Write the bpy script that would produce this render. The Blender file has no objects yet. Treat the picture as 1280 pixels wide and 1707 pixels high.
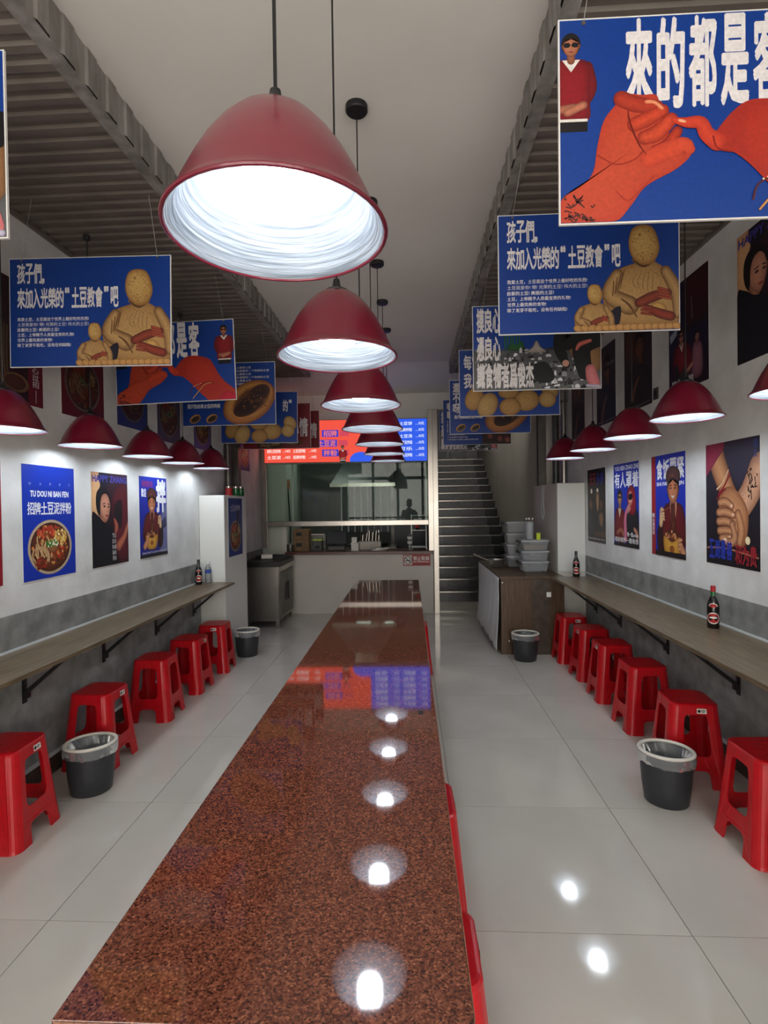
import bpy, math, random
from mathutils import Vector, Matrix
from mathutils.geometry import tessellate_polygon
random.seed(7)
SC = bpy.context.scene
COL = SC.collection

# ------------------------------------------------------------------ camera
cam_data = bpy.data.cameras.new('camera')
cam = bpy.data.objects.new('camera', cam_data)
COL.objects.link(cam)
cam_data.sensor_fit = 'HORIZONTAL'
cam_data.sensor_width = 36.0
cam_data.lens = 24.609
cam_data.clip_start = 0.02
r_, u_, f_ = (0.99874405, 0.04794067, -0.01456046), (0.013946, 0.01312661, 0.99981658), (-0.048123, 0.99876393, -0.01244154)
cam.matrix_world = Matrix(((r_[0], u_[0], -f_[0], 0.0), (r_[1], u_[1], -f_[1], 0.0),
                           (r_[2], u_[2], -f_[2], 1.57), (0, 0, 0, 1)))
SC.camera = cam

# ------------------------------------------------------------------ world, exposure
world = bpy.data.worlds.new('world')
SC.world = world
world.use_nodes = True
wb = world.node_tree.nodes['Background']
wb.inputs[0].default_value = (0.66, 0.625, 0.575, 1)
wb.inputs[1].default_value = 3.3
SC.view_settings.view_transform = 'Standard'
SC.view_settings.look = 'None'
SC.view_settings.gamma = 1.0
SC.view_settings.use_curve_mapping = False
SC.view_settings.exposure = 1.3
BULB = 19.0          # emission of a side pendant's LED bulb
BULB_MID = 9.5      # emission of a middle pendant's bulb
MENU = 0.42           # emission of the menu screen
HOODLIGHT = 3.0
try:
    SC.cycles.caustics_reflective = False
    SC.cycles.caustics_refractive = False
    SC.cycles.sample_clamp_indirect = 6.0
    SC.cycles.max_bounces = 10
    SC.cycles.transparent_max_bounces = 16
except Exception:
    pass


def lin(c):
    out = []
    for v in c[:3]:
        v = v / 255.0
        out.append(v / 12.92 if v <= 0.04045 else ((v + 0.055) / 1.055) ** 2.4)
    return (out[0], out[1], out[2], 1.0)


# ------------------------------------------------------------------ materials
def mat(name, c, rough=0.5, metal=0.0, noise=0.0, scale=8.0, c2=None, stretch=None, bump=0.0, bscale=None,
        coat=0.0, detail=4.0, spec=None, emit=None, estr=0.0, trans=0.0, ramp=(0.35, 0.65), alpha=1.0):
    m = bpy.data.materials.new(name)
    m.use_nodes = True
    nt = m.node_tree
    p = nt.nodes['Principled BSDF']
    p.inputs['Base Color'].default_value = lin(c)
    p.inputs['Roughness'].default_value = rough
    p.inputs['Metallic'].default_value = metal
    p.inputs['Coat Weight'].default_value = coat
    p.inputs['Coat Roughness'].default_value = 0.04
    p.inputs['Transmission Weight'].default_value = trans
    p.inputs['Alpha'].default_value = alpha
    if spec is not None:
        p.inputs['Specular IOR Level'].default_value = spec
    if emit is not None:
        p.inputs['Emission Color'].default_value = lin(emit)
        p.inputs['Emission Strength'].default_value = estr
    if c2 is not None or bump:
        tc = nt.nodes.new('ShaderNodeTexCoord')
        mp = nt.nodes.new('ShaderNodeMapping')
        if stretch:
            mp.inputs['Scale'].default_value = stretch
        nt.links.new(tc.outputs['Object'], mp.inputs[0])
    if c2 is not None:
        n = nt.nodes.new('ShaderNodeTexNoise')
        n.inputs['Scale'].default_value = scale
        n.inputs['Detail'].default_value = detail
        nt.links.new(mp.outputs[0], n.inputs['Vector'])
        rp = nt.nodes.new('ShaderNodeValToRGB')
        rp.color_ramp.elements[0].position = ramp[0]
        rp.color_ramp.elements[1].position = ramp[1]
        rp.color_ramp.elements[0].color = lin(c)
        rp.color_ramp.elements[1].color = lin(c2)
        nt.links.new(n.outputs[0], rp.inputs[0])
        nt.links.new(rp.outputs[0], p.inputs['Base Color'])
    if bump:
        n2 = nt.nodes.new('ShaderNodeTexNoise')
        n2.inputs['Scale'].default_value = bscale or scale
        n2.inputs['Detail'].default_value = 5
        nt.links.new(mp.outputs[0], n2.inputs['Vector'])
        b = nt.nodes.new('ShaderNodeBump')
        b.inputs['Strength'].default_value = bump
        b.inputs['Distance'].default_value = 0.01
        nt.links.new(n2.outputs[0], b.inputs['Height'])
        nt.links.new(b.outputs[0], p.inputs['Normal'])
    return m


def thin_glass(name, tint=(235, 245, 240), amount=0.0, rough=0.0, ior=1.5):
    """thin sheet: fresnel mix of see-through and mirror"""
    m = bpy.data.materials.new(name)
    m.use_nodes = True
    nt = m.node_tree
    nt.nodes.clear()
    out = nt.nodes.new('ShaderNodeOutputMaterial')
    tr = nt.nodes.new('ShaderNodeBsdfTransparent')
    tr.inputs[0].default_value = lin(tint)
    gl = nt.nodes.new('ShaderNodeBsdfGlossy')
    gl.inputs['Roughness'].default_value = rough
    df = nt.nodes.new('ShaderNodeBsdfDiffuse')
    df.inputs[0].default_value = lin((225, 228, 230))
    fr = nt.nodes.new('ShaderNodeFresnel')
    fr.inputs[0].default_value = ior
    mx = nt.nodes.new('ShaderNodeMixShader')
    nt.links.new(fr.outputs[0], mx.inputs[0])
    nt.links.new(tr.outputs[0], mx.inputs[1])
    nt.links.new(gl.outputs[0], mx.inputs[2])
    m2 = nt.nodes.new('ShaderNodeMixShader')
    m2.inputs[0].default_value = amount
    nt.links.new(mx.outputs[0], m2.inputs[1])
    nt.links.new(df.outputs[0], m2.inputs[2])
    nt.links.new(m2.outputs[0], out.inputs[0])
    return m


def print_mat(name, rough=0.45, emit=0.0):
    m = bpy.data.materials.new(name)
    m.use_nodes = True
    nt = m.node_tree
    p = nt.nodes['Principled BSDF']
    a = nt.nodes.new('ShaderNodeVertexColor')
    a.layer_name = 'Col'
    n = nt.nodes.new('ShaderNodeTexNoise')
    n.inputs['Scale'].default_value = 90
    n.inputs['Detail'].default_value = 3
    tc = nt.nodes.new('ShaderNodeTexCoord')
    nt.links.new(tc.outputs['Object'], n.inputs['Vector'])
    mr = nt.nodes.new('ShaderNodeMapRange')
    mr.inputs['To Min'].default_value = 0.72
    mr.inputs['To Max'].default_value = 1.28
    nt.links.new(n.outputs[0], mr.inputs[0])
    mx = nt.nodes.new('ShaderNodeVectorMath')
    mx.operation = 'SCALE'
    nt.links.new(a.outputs[0], mx.inputs[0])
    if emit == 0.0:
        nt.links.new(mr.outputs[0], mx.inputs['Scale'])
    else:
        mx.inputs['Scale'].default_value = 1.0
    nt.links.new(mx.outputs[0], p.inputs['Base Color'])
    p.inputs['Roughness'].default_value = rough
    if emit:
        nt.links.new(mx.outputs[0], p.inputs['Emission Color'])
        p.inputs['Emission Strength'].default_value = emit
        p.inputs['Base Color'].default_value = (0.01, 0.01, 0.01, 1)
        p.inputs['Specular IOR Level'].default_value = 0.15
        for l in list(nt.links):
            if l.to_socket == p.inputs['Base Color']:
                nt.links.remove(l)
    return m


def granite():
    m = mat('brown_granite', (104, 50, 38), rough=0.045, coat=0.6, spec=0.8)
    nt = m.node_tree
    p = nt.nodes['Principled BSDF']
    tc = nt.nodes.new('ShaderNodeTexCoord')
    v = nt.nodes.new('ShaderNodeTexVoronoi')
    v.inputs['Scale'].default_value = 260
    nt.links.new(tc.outputs['Object'], v.inputs['Vector'])
    sep = nt.nodes.new('ShaderNodeSeparateColor')
    nt.links.new(v.outputs['Color'], sep.inputs[0])
    rp = nt.nodes.new('ShaderNodeValToRGB')
    e = rp.color_ramp.elements
    e[0].position, e[0].color = 0.0, lin((60, 28, 22))
    e[1].position, e[1].color = 1.0, lin((176, 110, 80))
    for pos, c in ((0.14, (88, 48, 38)), (0.4, (112, 62, 47)), (0.75, (132, 78, 58)), (0.93, (150, 92, 68))):
        x = e.new(pos)
        x.color = lin(c)
    nt.links.new(sep.outputs[0], rp.inputs[0])
    n = nt.nodes.new('ShaderNodeTexNoise')
    n.inputs['Scale'].default_value = 45
    nt.links.new(tc.outputs['Object'], n.inputs['Vector'])
    mr = nt.nodes.new('ShaderNodeMapRange')
    mr.inputs['To Min'].default_value = 0.75
    mr.inputs['To Max'].default_value = 1.2
    nt.links.new(n.outputs[0], mr.inputs[0])
    mx = nt.nodes.new('ShaderNodeVectorMath')
    mx.operation = 'SCALE'
    nt.links.new(rp.outputs[0], mx.inputs[0])
    nt.links.new(mr.outputs[0], mx.inputs['Scale'])
    nt.links.new(mx.outputs[0], p.inputs['Base Color'])
    return m


M = dict(
    plaster=mat('white_plaster', (206, 205, 202), 0.75, c2=(228, 228, 226), scale=4.5, bump=0.6, bscale=9, detail=8, ramp=(0.3, 0.7)),
    ceil=mat('ceiling_paint', (214, 211, 205), 0.85, c2=(222, 219, 214), scale=1.2),
    deck=mat('galvanised_deck', (100, 92, 85), 0.6, metal=0.0, c2=(112, 103, 95), scale=6),
    fascia=mat('galvanised_edge', (112, 108, 104), 0.55, c2=(150, 146, 142), scale=14, stretch=(1, 1, 0.3)),
    grey=mat('grey_concrete_panel', (112, 112, 110), 0.7, c2=(146, 146, 143), scale=9, detail=12, ramp=(0.32, 0.68), bump=0.2, bscale=20),
    base=mat('dark_skirting', (58, 48, 40), 0.35, c2=(80, 68, 58), scale=12),
    caulk=mat('white_caulk', (205, 210, 212), 0.5),
    tile=mat('polished_floor_tile', (194, 189, 179), 0.07, c2=(203, 198, 188), scale=2.2, spec=0.55),
    grout=mat('grout', (120, 112, 104), 0.8),
    granite=granite(),
    edge=mat('granite_edge', (165, 120, 95), 0.3, c2=(120, 75, 58), scale=60),
    wood=mat('grey_oak_laminate', (78, 64, 46), 0.33, c2=(128, 111, 86), scale=5, stretch=(16, 1, 16), detail=8, ramp=(0.3, 0.7)),
    dwood=mat('brown_wood_laminate', (62, 44, 30), 0.4, c2=(96, 72, 50), scale=5, stretch=(14, 14, 0.8), detail=8, ramp=(0.3, 0.72)),
    black=mat('black_steel', (18, 18, 19), 0.45),
    red=mat('red_plastic', (182, 8, 22), 0.3, spec=0.5, c2=(192, 14, 28), scale=30),
    sticker=mat('white_sticker', (226, 224, 216), 0.5),
    ink=mat('black_ink', (30, 28, 26), 0.6),
    shade=mat('wine_red_enamel', (106, 15, 38), 0.28, spec=0.5, coat=0.3),
    shade_in=mat('spun_metal_inside', (150, 155, 160), 0.5, c2=(104, 110, 116), scale=5, stretch=(1, 1, 20), bump=0.5, bscale=7),
    cord=mat('black_cord', (16, 16, 18), 0.5),
    bulb=mat('led_bulb', (255, 255, 255), 0.4, emit=(236, 246, 255), estr=BULB),
    bulb_mid=mat('led_bulb_middle', (255, 255, 255), 0.4, emit=(236, 244, 255), estr=BULB_MID),
    board_edge=mat('white_foam_board', (226, 224, 220), 0.6),
    nylon=mat('nylon_string', (190, 190, 186), 0.4, alpha=0.55),
    print=print_mat('print_ink'),
    screen=print_mat('screen_picture', 0.3, MENU),
    paper=mat('poster_paper', (225, 222, 216), 0.55),
    steel=mat('brushed_stainless', (178, 172, 164), 0.24, metal=0.85, c2=(168, 162, 154), scale=3),
    steel_d=mat('dull_steel', (116, 112, 106), 0.4, metal=0.7, c2=(90, 86, 82), scale=4),
    white=mat('white_panel', (222, 222, 216), 0.4),
    wallpaint=mat('cream_paint', (206, 200, 190), 0.6, c2=(198, 192, 182), scale=2),
    worktop=mat('red_brown_worktop', (98, 50, 42), 0.3, c2=(80, 40, 34), scale=40),
    glass=thin_glass('window_glass', (238, 245, 241), ior=1.3),
    clear=thin_glass('clear_plastic', (238, 240, 244), 0.26, 0.05),
    lid=thin_glass('frosted_lid', (238, 240, 244), 0.55, 0.1),
    bag=thin_glass('plastic_bag', (232, 234, 236), 0.16, 0.18),
    bin=mat('charcoal_plastic', (40, 42, 46), 0.42, c2=(46, 48, 52), scale=60),
    binrim=mat('off_white_plastic', (206, 200, 188), 0.4),
    slate=mat('grey_step_tile', (60, 62, 64), 0.3, c2=(74, 75, 76), scale=9),
    slate_d=mat('black_step_tile', (26, 28, 32), 0.25),
    kwall=mat('white_wall_tile', (212, 216, 206), 0.3),
    kdark=mat('dark_kitchen_wall', (86, 90, 86), 0.6, c2=(70, 72, 70), scale=3),
    frame=mat('dark_aluminium', (46, 48, 54), 0.35, metal=0.3),
    card=mat('cardboard', (138, 110, 80), 0.8, c2=(122, 96, 70), scale=10),
    cola=mat('dark_sauce', (14, 8, 8), 0.08, spec=0.8),
    green=mat('green_glass', (20, 92, 44), 0.1),
    capred=mat('red_cap', (170, 24, 30), 0.4),
    labelred=mat('red_label', (176, 34, 36), 0.5),
    labelblue=mat('blue_label', (36, 70, 150), 0.5),
    lime=mat('lime_plastic', (196, 214, 60), 0.4),
    cloth=mat('white_sheet', (214, 216, 216), 0.5, bump=0.8, bscale=14),
    hoodlight=mat('hood_lamp', (255, 255, 240), 0.4, emit=(235, 250, 240), estr=HOODLIGHT),
    kitchen_fill=mat('kitchen_fill_lamp', (255, 255, 245), 0.4, emit=(236, 250, 240), estr=14.0),  # glow of the fill tube added in the kitchen
    stair_fill=mat('stair_fill_lamp', (255, 250, 240), 0.4, emit=(255, 246, 230), estr=3.2),  # glow of the fill lamp added over the stairs
    skin=mat('skin', (150, 106, 84), 0.5),
    hair=mat('hair', (18, 15, 14), 0.5),
    jacket=mat('dark_jacket', (28, 28, 34), 0.8),
    trousers=mat('dark_trousers', (34, 36, 44), 0.8),
    orange=mat('orange_plastic', (196, 120, 70), 0.5),
)


# ------------------------------------------------------------------ mesh helpers
class MB:
    def __init__(s):
        s.v, s.f, s.mi = [], [], []

    def add(s, vs, fs, mi=0):
        n = len(s.v)
        s.v += [tuple(p) for p in vs]
        s.f += [tuple(i + n for i in f) for f in fs]
        s.mi += [mi] * len(fs)
        return s

    def box(s, x0, y0, z0, x1, y1, z1, mi=0):
        return s.add([(x0, y0, z0), (x1, y0, z0), (x1, y1, z0), (x0, y1, z0), (x0, y0, z1), (x1, y0, z1), (x1, y1, z1), (x0, y1, z1)],
                     [(3, 2, 1, 0), (4, 5, 6, 7), (0, 1, 5, 4), (1, 2, 6, 5), (2, 3, 7, 6), (3, 0, 4, 7)], mi)

    def lathe(s, prof, seg=24, c=(0, 0, 0), sx=1.0, sy=1.0, mi=0, cap0=True, cap1=True, closed=False):
        vs, fs = [], []
        n = len(prof)
        for r, z in prof:
            for k in range(seg):
                a = 2 * math.pi * k / seg
                vs.append((c[0] + r * math.cos(a) * sx, c[1] + r * math.sin(a) * sy, c[2] + z))
        for i in range(n - 1 + (1 if closed else 0)):
            j = (i + 1) % n
            for k in range(seg):
                k2 = (k + 1) % seg
                fs.append((i * seg + k, i * seg + k2, j * seg + k2, j * seg + k))
        if not closed:
            if cap0 and prof[0][0] > 1e-5:
                fs.append(tuple(reversed(range(seg))))
            if cap1 and prof[-1][0] > 1e-5:
                fs.append(tuple(range((n - 1) * seg, n * seg)))
        return s.add(vs, fs, mi)

    def tube(s, pts, r, seg=8, mi=0):
        pts = [Vector(p) for p in pts]
        rs = r if isinstance(r, (list, tuple)) else [r] * len(pts)
        vs, fs = [], []
        up = Vector((0, 0, 1))
        for i, p in enumerate(pts):
            d = (pts[min(i + 1, len(pts) - 1)] - pts[max(i - 1, 0)]).normalized()
            ref = up if abs(d.dot(up)) < 0.95 else Vector((1, 0, 0))
            a = d.cross(ref).normalized()
            b = d.cross(a).normalized()
            for k in range(seg):
                t = 2 * math.pi * k / seg
                vs.append(p + (a * math.cos(t) + b * math.sin(t)) * rs[i])
        for i in range(len(pts) - 1):
            for k in range(seg):
                k2 = (k + 1) % seg
                fs.append((i * seg + k, (i + 1) * seg + k, (i + 1) * seg + k2, i * seg + k2))
        fs.append(tuple(range(seg)))
        fs.append(tuple(reversed(range((len(pts) - 1) * seg, len(pts) * seg))))
        return s.add(vs, fs, mi)

    def prism(s, poly, f0, f1, mi=0):
        """poly: 2D points; f0/f1 map a 2D point to 3D for the two ends"""
        n = len(poly)
        tri = tessellate_polygon([[Vector((p[0], p[1], 0)) for p in poly]])
        vs = [f0(p) for p in poly] + [f1(p) for p in poly]
        fs = [tuple(t) for t in tri] + [tuple(i + n for i in reversed(t)) for t in tri]
        fs += [(i, (i + 1) % n, (i + 1) % n + n, i + n) for i in range(n)]
        return s.add(vs, fs, mi)

    def build(s, name, m, parent=None, smooth=False, bevel=0.0, seg=2, solid=0.0):
        me = bpy.data.meshes.new(name)
        me.from_pydata(s.v, [], s.f)
        ms = m if isinstance(m, (list, tuple)) else [m]
        for x in ms:
            me.materials.append(x)
        if len(ms) > 1:
            me.polygons.foreach_set('material_index', s.mi)
        if smooth:
            me.polygons.foreach_set('use_smooth', [True] * len(me.polygons))
            try:
                me.set_sharp_from_angle(angle=math.radians(38))
            except Exception:
                pass
        me.update()
        o = bpy.data.objects.new(name, me)
        COL.objects.link(o)
        if parent:
            o.parent = parent
        if solid:
            md = o.modifiers.new('solid', 'SOLIDIFY')
            md.thickness = solid
            md.offset = 0
        if bevel:
            md = o.modifiers.new('bevel', 'BEVEL')
            md.width = bevel
            md.segments = seg
            md.limit_method = 'ANGLE'
            md.angle_limit = math.radians(40)
        return o


def tag(o, label, cat, group=None, kind=None):
    if label:
        o['label'] = label
    if cat:
        o['category'] = cat
    if group:
        o['group'] = group
    if kind:
        o['kind'] = kind
    return o


def thing(name, label, cat, loc=(0, 0, 0), rot=(0, 0, 0), group=None):
    o = bpy.data.objects.new(name, None)
    o.empty_display_size = 0.1
    COL.objects.link(o)
    o.location = loc
    o.rotation_euler = rot
    return tag(o, label, cat, group)


KIDS = {}


def dup(root, loc, rotz=0.0, label=None, group=None, scale=None):
    r = root.copy()
    COL.objects.link(r)
    r.location = loc
    r.rotation_euler = (0, 0, rotz)
    if scale:
        r.scale = scale
    if label:
        r['label'] = label
    if group:
        r['group'] = group
    for ch in root.children:
        c = ch.copy()
        COL.objects.link(c)
        c.parent = r
        for g in ch.children:
            d = g.copy()
            COL.objects.link(d)
            d.parent = c
    return r


def struct(name, mb, m, parent=None, label=None, cat=None, **k):
    o = mb.build(name, m, parent, **k)
    if parent is None:
        tag(o, label, cat, kind='structure')
    return o


XL, XR = -2.165, 1.9          # the two long walls
ZD, ZC = 3.22, 3.37           # corrugated deck, white ceiling
YK = 7.62                     # kitchen front

# ------------------------------------------------------------------ floor
b = MB()
b.box(XL - 0.1, -1.7, -0.12, XR + 0.1, 8.6, -0.011)
b.box(XL - 0.1, 8.6, -0.12, 0.4, 10.5, -0.011)
floor = struct('floor', b, M['grout'], label='polished pale grey tiled floor running the length of the dining room', cat='floor')
xs = [XL] + [-1.4 + 0.8 * k for k in range(5)]
xs = [XL, -1.4, -0.6, 0.2, 1.0, 1.8, XR]
ys = [-1.7] + [-0.475 + 0.8 * k - 0.8 for k in range(12)] + [8.6]
tile_cache = {}
for i in range(len(xs) - 1):
    for j in range(len(ys) - 1):
        w, d = xs[i + 1] - xs[i] - 0.003, ys[j + 1] - ys[j] - 0.003
        if w < 0.02 or d < 0.02:
            continue
        key = (round(w, 3), round(d, 3))
        if key not in tile_cache:
            t = MB().box(0, 0, -0.0105, w, d, 0.0).build('floor_tile', M['tile'], floor)
            tile_cache[key] = t
        else:
            t = tile_cache[key].copy()
            COL.objects.link(t)
            t.parent = floor
        t.location = (xs[i] + 0.0015, ys[j] + 0.0015, 0)

# ------------------------------------------------------------------ walls
wl = struct('wall_left', MB().box(XL - 0.12, -1.7, -0.1, XL, 7.6, 3.6), M['plaster'],
            label='left white plaster wall hung with food posters', cat='wall')
wr = struct('wall_right', MB().box(XR, -1.7, -0.1, XR + 0.12, 6.86, 3.6), M['plaster'],
            label='right white plaster wall with four lit posters', cat='wall')
# grey panels below, band above the counters
MB().box(XL, -1.6, 0.0, XL + 0.008, 5.3, 1.005).build('grey_wainscot', M['grey'], wl)
MB().box(XL, 6.04, 0.0, XL + 0.008, YK, 0.965).build('grey_wainscot', M['grey'], wl)
MB().box(XR - 0.008, -1.6, 0.0, XR, 5.76, 1.0).build('grey_wainscot', M['grey'], wr)
MB().box(XL + 0.008, -1.6, 0.808, XL + 0.014, 5.29, 0.82).build('caulk_line', M['caulk'], wl)
MB().box(XR - 0.014, -1.6, 0.813, XR - 0.008, 5.75, 0.825).build('caulk_line', M['caulk'], wr)
struct('baseboard_left', MB().box(XL + 0.0085, -1.6, 0.0, XL + 0.02, 5.28, 0.105), M['base'],
       label='dark skirting below the left counter', cat='skirting')
MB().box(XL + 0.0085, -1.6, 0.105, XL + 0.022, 5.28, 0.125).build('cap_strip', M['caulk'], bpy.data.objects['baseboard_left'])
struct('baseboard_right', MB().box(XR - 0.02, -1.6, 0.0, XR - 0.0085, 5.74, 0.105), M['base'],
       label='dark skirting below the right counter', cat='skirting')
MB().box(XR - 0.022, -1.6, 0.105, XR - 0.0085, 5.74, 0.125).build('cap_strip', M['caulk'], bpy.data.objects['baseboard_right'])
# stair side wall and landing wall
b = MB().box(1.77, 6.86, -0.1, 2.02, 13.75, 4.3)
struct('wall_stair', b, M['wallpaint'], label='cream wall rising along the right side of the stairs', cat='wall')
b = MB().box(0.3, 13.7, 2.3, 2.0, 13.8, 4.3)
b.box(0.38, 13.6, -0.1, 1.77, 13.7, 2.6)
landing = struct('wall_landing', b, mat('landing_grey', (150, 152, 154), 0.7), label='grey wall at the head of the stairs', cat='wall')
MB().box(0.98, 13.66, 2.66, 1.05, 13.7, 3.4).box(1.1, 13.66, 2.66, 1.14, 13.7, 3.4).box(1.22, 13.66, 2.66, 1.5, 13.7, 3.4).build('dark_door_jamb', M['slate'], landing)
# storefront behind the camera
b = MB().box(XL, -1.8, 0, -2.05, -1.7, 3.6).box(1.8, -1.8, 0, XR, -1.7, 3.6).box(-2.05, -1.8, 3.1, 1.8, -1.7, 3.6)
wf = struct('wall_front', b, M['plaster'], label='street end wall around the glazed shopfront', cat='wall')
b = MB()
for x in (-2.05, -1.2, -0.4, 0.4, 1.12, 1.72):
    b.box(x, -1.79, 0, x + 0.08, -1.72, 3.1)
b.box(-2.05, -1.79, 2.4, 1.8, -1.72, 2.5).box(-2.05, -1.79, 0.0, 1.8, -1.72, 0.1).box(-2.05, -1.785, 1.15, 1.8, -1.725, 1.2)
b.build('shopfront_frame', M['frame'], wf)

# ------------------------------------------------------------------ ceiling
b = MB()
b.box(-1.236, -1.7, ZC, 0.534, 6.65, ZC + 0.1)
b.add([(XL, 6.65, ZC), (XR, 6.65, ZC), (XR, 7.66, 3.19), (XL, 7.66, 3.19), (XL, 6.65, ZC + 0.1), (XR, 6.65, ZC + 0.1), (XR, 7.66, ZC + 0.1), (XL, 7.66, ZC + 0.1)],
      [(0, 1, 2, 3), (7, 6, 5, 4), (0, 4, 5, 1), (2, 6, 7, 3), (1, 5, 6, 2), (3, 7, 4, 0)])
b.box(XL, 7.75, 3.0, 0.34, 10.5, 3.08)
b.box(0.3, 7.75, 4.2, 1.9, 13.8, 4.3)
ceiling = struct('ceiling', b, M['ceil'], label='smooth white ceiling recessed between two corrugated decks', cat='ceiling')


def corrugated(name, x0, x1, y0, y1, z, pitch=0.08, dep=0.012):
    prof = []
    y = y0
    while y < y1 - 1e-6:
        for dy, dz in ((0.0, 0.0), (0.42, 0.0), (0.52, 1.0), (0.9, 1.0)):
            yy = y + dy * pitch
            if yy <= y1:
                prof.append((yy, z + dz * dep))
        y += pitch
    prof.append((y1, z))
    vs = [(x0, p[0], p[1]) for p in prof] + [(x1, p[0], p[1]) for p in prof]
    n = len(prof)
    fs = [(i, i + 1, n + i + 1, n + i) for i in range(n - 1)]
    m = MB().add(vs, fs)
    m.box(x0, y0, z + dep + 0.002, x1, y1, z + 0.2)
    m.box(x0, y1 - 0.01, z, x1, y1, z + 0.2)
    return m.build(name, M['deck'], ceiling)


corrugated('corrugated_deck', XL, -1.236, -1.7, 6.65, ZD)
corrugated('corrugated_deck', 0.534, XR, -1.7, 6.65, ZD)


def fascia(x, side):
    prof = []
    y = -1.7
    k = 0
    while y < 6.65:
        d = 0.0 if k % 4 in (0, 1) else 0.007
        prof.append((y, d))
        y += 0.058 if k % 2 == 0 else 0.012
        k += 1
    prof.append((6.65, 0.0))
    n = len(prof)
    x += side * 0.004
    vs = [(x + side * p[1], p[0], ZD) for p in prof] + [(x + side * p[1], p[0], ZC) for p in prof]
    m = MB().add(vs, [(i, i + 1, n + i + 1, n + i) for i in range(n - 1)])
    m.box(min(x, x - side * 0.06), -1.7, ZD - 0.006, max(x, x - side * 0.06), 6.65, ZD)
    m.build('ribbed_deck_edge', M['fascia'], ceiling)


MB().box(XL, -1.7, ZD - 0.02, XL + 0.025, 6.65, ZD - 0.001).build('edge_angle', M['deck'], ceiling)
MB().box(XR - 0.025, -1.7, ZD - 0.02, XR, 6.65, ZD - 0.001).build('edge_angle', M['deck'], ceiling)
fascia(-1.236, 1)
fascia(0.534, -1)

# ------------------------------------------------------------------ kitchen front and kitchen
b = MB().box(XL, YK, -0.05, 0.34, YK + 0.14, 0.865)
kf = struct('wall_kitchen', b, M['wallpaint'], label='low cream wall below the kitchen hatch', cat='wall')
b = MB().box(XL, YK + 0.03, 2.2, 0.36, YK + 0.14, 3.3).box(0.36, YK + 0.03, 2.95, 1.78, YK + 0.14, 3.3)
struct('wall_bulkhead', b, M['ceil'], label='white bulkhead above the kitchen hatch behind the menu', cat='wall')
b = MB().box(0.35, YK + 0.15, -0.05, 0.43, 13.7, 4.3)
struct('wall_partition', b, M['slate_d'], label='dark partition between the kitchen and the stairs', cat='wall')
b = MB().box(XL, 10.4, -0.1, 0.35, 10.5, 3.05)
kb = struct('wall_back', b, M['kdark'], label='dim rear wall of the kitchen', cat='wall')
b = MB().box(XL - 0.12, 7.6, -0.1, XL, 10.5, 3.3)
b.box(XL, YK + 0.3, 0, -1.93, 9.0, 3.0)
struct('wall_kitchen_left', b, M['kwall'], label='pale tiled left wall inside the kitchen', cat='wall')
# back wall fittings: window bars, dark door
bw = MB()
for k in range(8):
    x = -1.35 + k * 0.13
    bw.box(x, 10.33, 1.05, x + 0.025, 10.36, 2.15)
bw.box(-1.38, 10.34, 2.15, -0.36, 10.37, 2.22)
bw.build('window_bars', M['caulk'], kb)
MB().box(-1.38, 10.37, 1.05, -0.36, 10.395, 2.15).build('dark_window_pane', M['frame'], kb)
MB().box(-0.3, 10.34, 0.0, 0.3, 10.39, 2.3).build('dark_door_leaf', M['frame'], kb)
MB().box(-0.36, 10.32, 0, -0.3, 10.395, 2.38).box(-0.36, 10.32, 2.3, 0.34, 10.395, 2.38).build('door_frame', M['steel_d'], kb)

t = thing('kitchen_worktop', 'red-brown worktop ledge along the kitchen hatch', 'worktop', (0, 0, 0))
MB().box(-1.82, YK - 0.05, 0.866, 0.345, YK + 0.5, 0.906).build('slab', M['worktop'], t, bevel=0.004)
MB().box(-1.8, YK + 0.15, 0.0, 0.34, YK + 0.45, 0.865).build('base_cabinet', M['steel_d'], t)

t = thing('hatch_frame', 'stainless steel frame with glass pane above the kitchen hatch', 'window', (0, 0, 0))
MB().box(-2.16, YK - 0.02, 0.97, -2.085, YK + 0.06, 3.18).build('left_post', M['steel'], t, bevel=0.004)
MB().box(0.275, YK - 0.04, 0.907, 0.355, YK + 0.05, 2.94).build('right_post', M['steel'], t, bevel=0.004)
MB().box(-2.085, YK - 0.03, 1.283, 0.275, YK + 0.05, 1.355).build('cross_rail', M['steel'], t, bevel=0.004)
MB().box(0.346, YK - 0.05, 0.0, 0.42, YK + 0.1, 2.94).build('corner_post', M['steel'], t, bevel=0.004)
MB().box(-2.085, YK + 0.0, 1.355, 0.275, YK + 0.008, 2.2).build('glass_pane', M['glass'], t)
MB().box(-1.72, YK + 0.01, 1.356, -1.69, YK + 0.028, 2.2).build('pane_mullion', M['white'], t)
MB().box(0.235, YK + 0.01, 1.356, 0.262, YK + 0.028, 2.2).build('pane_mullion', M['white'], t)

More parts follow.
